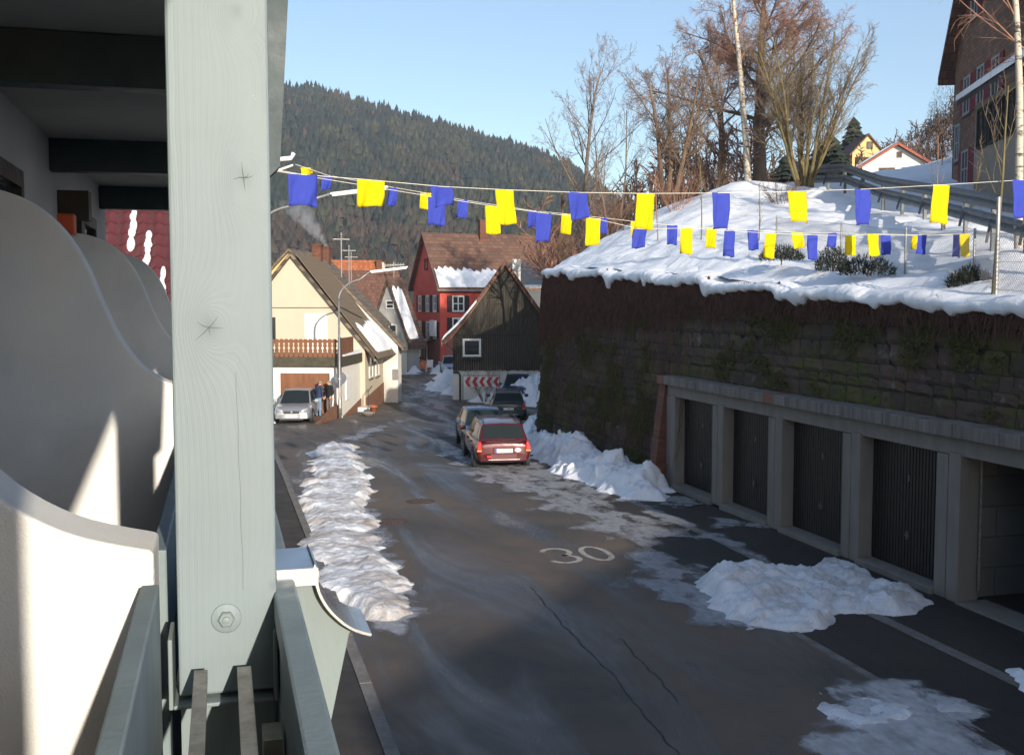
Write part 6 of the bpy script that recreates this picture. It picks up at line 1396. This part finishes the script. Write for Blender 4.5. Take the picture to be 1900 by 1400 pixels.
def forest(name, pts, hs, mats, seed, tiers=4, sides=7, dom=None):
    """many firs in one mesh; mats: list, chosen by noise"""
    T = [fir_template(seed + i, tiers, sides) for i in range(6)]; rn = np.random.default_rng(seed); VV = []; FF = []; MI = []; o = 0
    for i in range(len(pts)):
        V, F = T[i % 6]; a = rn.uniform(0, 6.283); c, s = math.cos(a), math.sin(a); wd = rn.uniform(.8, 1.25)
        W_ = V * (hs[i] * wd, hs[i] * wd, hs[i]); VV.append(np.stack([W_[:, 0] * c - W_[:, 1] * s, W_[:, 0] * s + W_[:, 1] * c, W_[:, 2]], 1) + pts[i]); FF.append(F + o); o += len(V); MI.append(np.full(len(F), dom[i] if dom is not None else 0))
    ob = npmesh(name, np.concatenate(VV), np.concatenate(FF), mats, False); ob.data.polygons.foreach_set('material_index', np.concatenate(MI).astype(np.int32)); return ob
def fir(label, p, H, seed):
    t = thing('fir_tree', label, 'tree', p, 0, 'dark firs by the yellow house'); T = [fir_template(seed + i, 17, 19) for i in range(3)]
    V = np.concatenate([a * (H * (.9 + .1 * i), H * (.9 + .1 * i), H) for i, (a, f) in enumerate(T)]); o = 0; F = []
    for a, f in T: F.append(f + o); o += len(a)
    V[:, :2] *= 1.55; npmesh('crown', V, np.concatenate(F), 'fir', False, t); MB().tube([(0, 0, -1), (0, 0, H * .6)], [.16, .06], 6).build('trunk', 'bark_brown', t)
for px, d, top, s, lab in ((1580, 128, 215, 1, 'broad dark fir behind the small yellow house'), (1540, 86, 246, 5, 'dark fir left of the small yellow house'), (1555, 84, 275, 9, 'short dark fir nearest the guard rail end'), (1520, 92, 262, 13, 'dark fir beside the fan-shaped tree'), (1455, 95, 285, 17, 'fir half hidden behind the biggest tree')):
    p = at_terrain(px, d); fir(lab, p, AD(px, top, d).z - p.z, s)
q = AD(1748, 300, 52); shrub('yew', 'dark yew standing at the left corner of the brown house', (q.x, q.y, hz1(q.x, q.y)), 1.0, 1.0, 4.2, 99, 4200)

# far wooded hill
RDG = [(-500, 120), (200, 125), (530, 142), (600, 148), (700, 178), (800, 205), (900, 235), (1000, 262), (1060, 288), (1110, 325), (1160, 372), (1230, 430), (1320, 480), (1500, 530)]
def ridge_py(px): return np.interp(px, [a for a, _ in RDG], [b for _, b in RDG])
D0, D1 = 330., 900.
def hill_pt(px, f):                                    # f 0 foot .. 1 crest
    d = D0 + (D1 - D0) * f; base = -2.0; top = HCAM + (560 - ridge_py(px) - 34) / FPX * D1
    z = base + (top - base) * (f ** 1.25); p = AD(px, 700, d); return (p.x, p.y, z)
pxs = np.linspace(-500, 1500, 70); fs_ = np.linspace(0, 1, 30)
g = [[hill_pt(px, f) for px in pxs] for f in fs_]
g.append([(p[0] * 1.15, p[1] * 1.15, p[2] - 60) for p in g[-1]])
MT['hill_ground'] = plain('wooded_slope_ground', (.060, .046, .033), 1, .4, .02, 0, dirt=(.30, .30, .32), dscale=.03)
tag(MB().sheet(g).build('wooded_hill', 'hill_ground', None, True), kind='structure')
rn = np.random.default_rng(3); pts = []; hs = []; dom = []
MT['spruce_a'] = plain('spruce_dark', (.030, .040, .026), 1, .4, .05, 0); MT['spruce_c'] = plain('spruce_bluish', (.022, .032, .028), 1, .4, .05, 0); MT['spruce_b'] = plain('spruce_olive', (.052, .054, .030), 1, .4, .05, 0); MT['larch'] = plain('bare_larch_brown', (.066, .050, .036), 1, .4, .05, 0)
for i in range(26500):
    px = rn.uniform(440, 1290) if i < 22500 else rn.uniform(-450, 440); f = rn.random() ** .8; x, y, z = hill_pt(px, f); nz = float(fbm(px * .006, f * 5, 31, 4)); nz2 = float(fbm(px * .02, f * 14, 35, 3))
    foot = max(0, (.20 - f) / .20)                     # bare brown woods along the foot
    if rn.random() < foot * .75 and nz > -.15: continue
    pts.append((x, y, z - 2)); hs.append(rn.triangular(7, 12, 21) * (1.0 if f < .9 else .72)); dom.append(2 if (nz > .36 or (foot > .35 and nz2 > .02) or rn.random() < .03) else (1 if nz2 > .03 else 3 if rn.random() < .35 else 0))
pts = np.array(pts); tag(forest('spruce_forest', pts, hs, ['spruce_a', 'spruce_b', 'larch', 'spruce_c'], 5, 4, 7, dom), kind='stuff')
def scrub(name, pts, hs, mat, seed, lv=3):
    out_t = []
    for i in range(4):
        o_ = []; c = dict(BASE); c.update(seg=[6, 4, 3], n=[9, 5], st=[.15, .2], ang=[38, 40], len=[.5, .55], rmin=.009, up=[.02, .06, .0]); grow(Vector((0, 0, 0)), Vector((0, 0, 1)), 1, .022, 0, c, random.Random(seed + i), o_, None); out_t.append(tubes_np(o_, (0, 1, 2), 3))
    VV = []; FF = []; o = 0; r_ = np.random.default_rng(seed)
    for i in range(len(pts)):
        V, F = out_t[i % 4]; a = r_.uniform(0, 6.283); c, s = math.cos(a), math.sin(a); W_ = V * hs[i] * (1.15, 1.15, 1); VV.append(np.stack([W_[:, 0] * c - W_[:, 1] * s, W_[:, 0] * s + W_[:, 1] * c, W_[:, 2]], 1) + pts[i]); FF.append(F + o); o += len(V)
    return tag(npmesh(name, np.concatenate(VV), np.concatenate(FF), mat), kind='stuff')
MT['scrub'] = plain('bare_wood_brown', (.105, .066, .044), 1, .3, .1, 0)
pts = []; hs = []
for i in range(420):
    px = rn.uniform(440, 1260); f = rn.random() * .22; p = hill_pt(px, f); pts.append((p[0], p[1], p[2] - .5)); hs.append(rn.uniform(9, 16))
scrub('bare_woodland', pts, hs, 'scrub', 120)
# scrub behind the snow slope (left) and on the hill at right
pts = []; hs = []
for i in range(100):
    px = rn.uniform(1010, 1420); d = rn.uniform(56, 78); p = AD(px, 400, d); z = max(hz1(p.x, p.y), 3.5); pts.append((p.x, p.y, z - .4)); hs.append(rn.uniform(2.4, 5.2))
scrub('hedge_thicket', pts, hs, 'twig_red', 130)
R2 = [(1440, 330), (1520, 300), (1600, 285), (1650, 262), (1690, 228), (1730, 196), (1780, 165), (1900, 120), (2200, 60)]
def h2(px, f): d = 110 + 140 * f; p = AD(px, 700, d); top = HCAM + (560 - np.interp(px, [a for a, _ in R2], [b for _, b in R2]) - 60) / FPX * 250 - 3; return (p.x, p.y, 10 + (top - 10) * f)
g = [[h2(px, f) for px in np.linspace(1400, 2200, 40)] for f in np.linspace(0, 1, 14)]; g.append([(p[0] * 1.2, p[1] * 1.2, p[2] - 20) for p in g[-1]])
tag(MB().sheet(g).build('brown_hill', plain('brown_hill_ground', (.10, .066, .045), 1, .4, .05, 0, dirt=(.4, .4, .42), dscale=.06), None, True), kind='structure')
pts = []; hs = []
for i in range(700):
    px = rn.uniform(1420, 2000); f = rn.random(); p = h2(px, f); pts.append((p[0], p[1], p[2] - .5)); hs.append(rn.uniform(6, 10))
scrub('hill_woodland', pts, hs, 'scrub', 140)

# ---------------------------------------------------------------- chimney smoke
q = AD(578, 440, 74); k = NT('smoke_volume'); v = k.coord('Object', (1, 1, 1)); gn = k.n('TexNoise', Scale=1.4, Detail=5.0, Roughness=.6); k.t.links.new(v, gn.inputs['Vector'])
pvv = k.n('VolumePrincipled'); sp = k.n('SeparateXYZ'); k.t.links.new(v, sp.inputs[0])
cx = k.math('MULTIPLY', sp.outputs[2], -.75); ddx = k.math('SUBTRACT', sp.outputs[0], cx); d2 = k.math('ADD', k.math('MULTIPLY', ddx, ddx), k.math('MULTIPLY', sp.outputs[1], sp.outputs[1]))
wdt = k.math('ADD', .25, k.math('MULTIPLY', sp.outputs[2], .38)); fall = k.ramp(k.math('DIVIDE', k.math('SQRT', d2), wdt), .2, 1.0, 1, 0)
k.set(pvv, 'Color', (.85, .88, .95, 1)); k.set(pvv, 'Density', k.math('MULTIPLY', k.math('MULTIPLY', fall, k.ramp(gn.outputs[0], .40, .62)), k.ramp(sp.outputs[2], 0, 3.2, 4.0, .0)))
k.t.links.new(pvv.outputs[0], k.out.inputs['Volume'])
sm = MB().box(-4, 1.2, -1.4, 1.4, 0, 3.3).build('chimney_smoke', k.m); ych = yh.matrix_basis @ Vector((1.6, 3.4, 9.6)); sm.location = (ych.x, ych.y, ych.z + .05); tag(sm, kind='stuff')
# ---------------------------------------------------------------- thin winter haze
k = NT('haze_volume'); pvv = k.n('VolumePrincipled'); k.set(pvv, 'Color', (.74, .84, 1.0, 1)); k.set(pvv, 'Density', .00030); k.set(pvv, 'Anisotropy', .2); k.t.links.new(pvv.outputs[0], k.out.inputs['Volume'])
hzb = MB().box(-900, 1100, -120, 1080, -65, 300).build('haze', k.m); tag(hzb, kind='stuff')
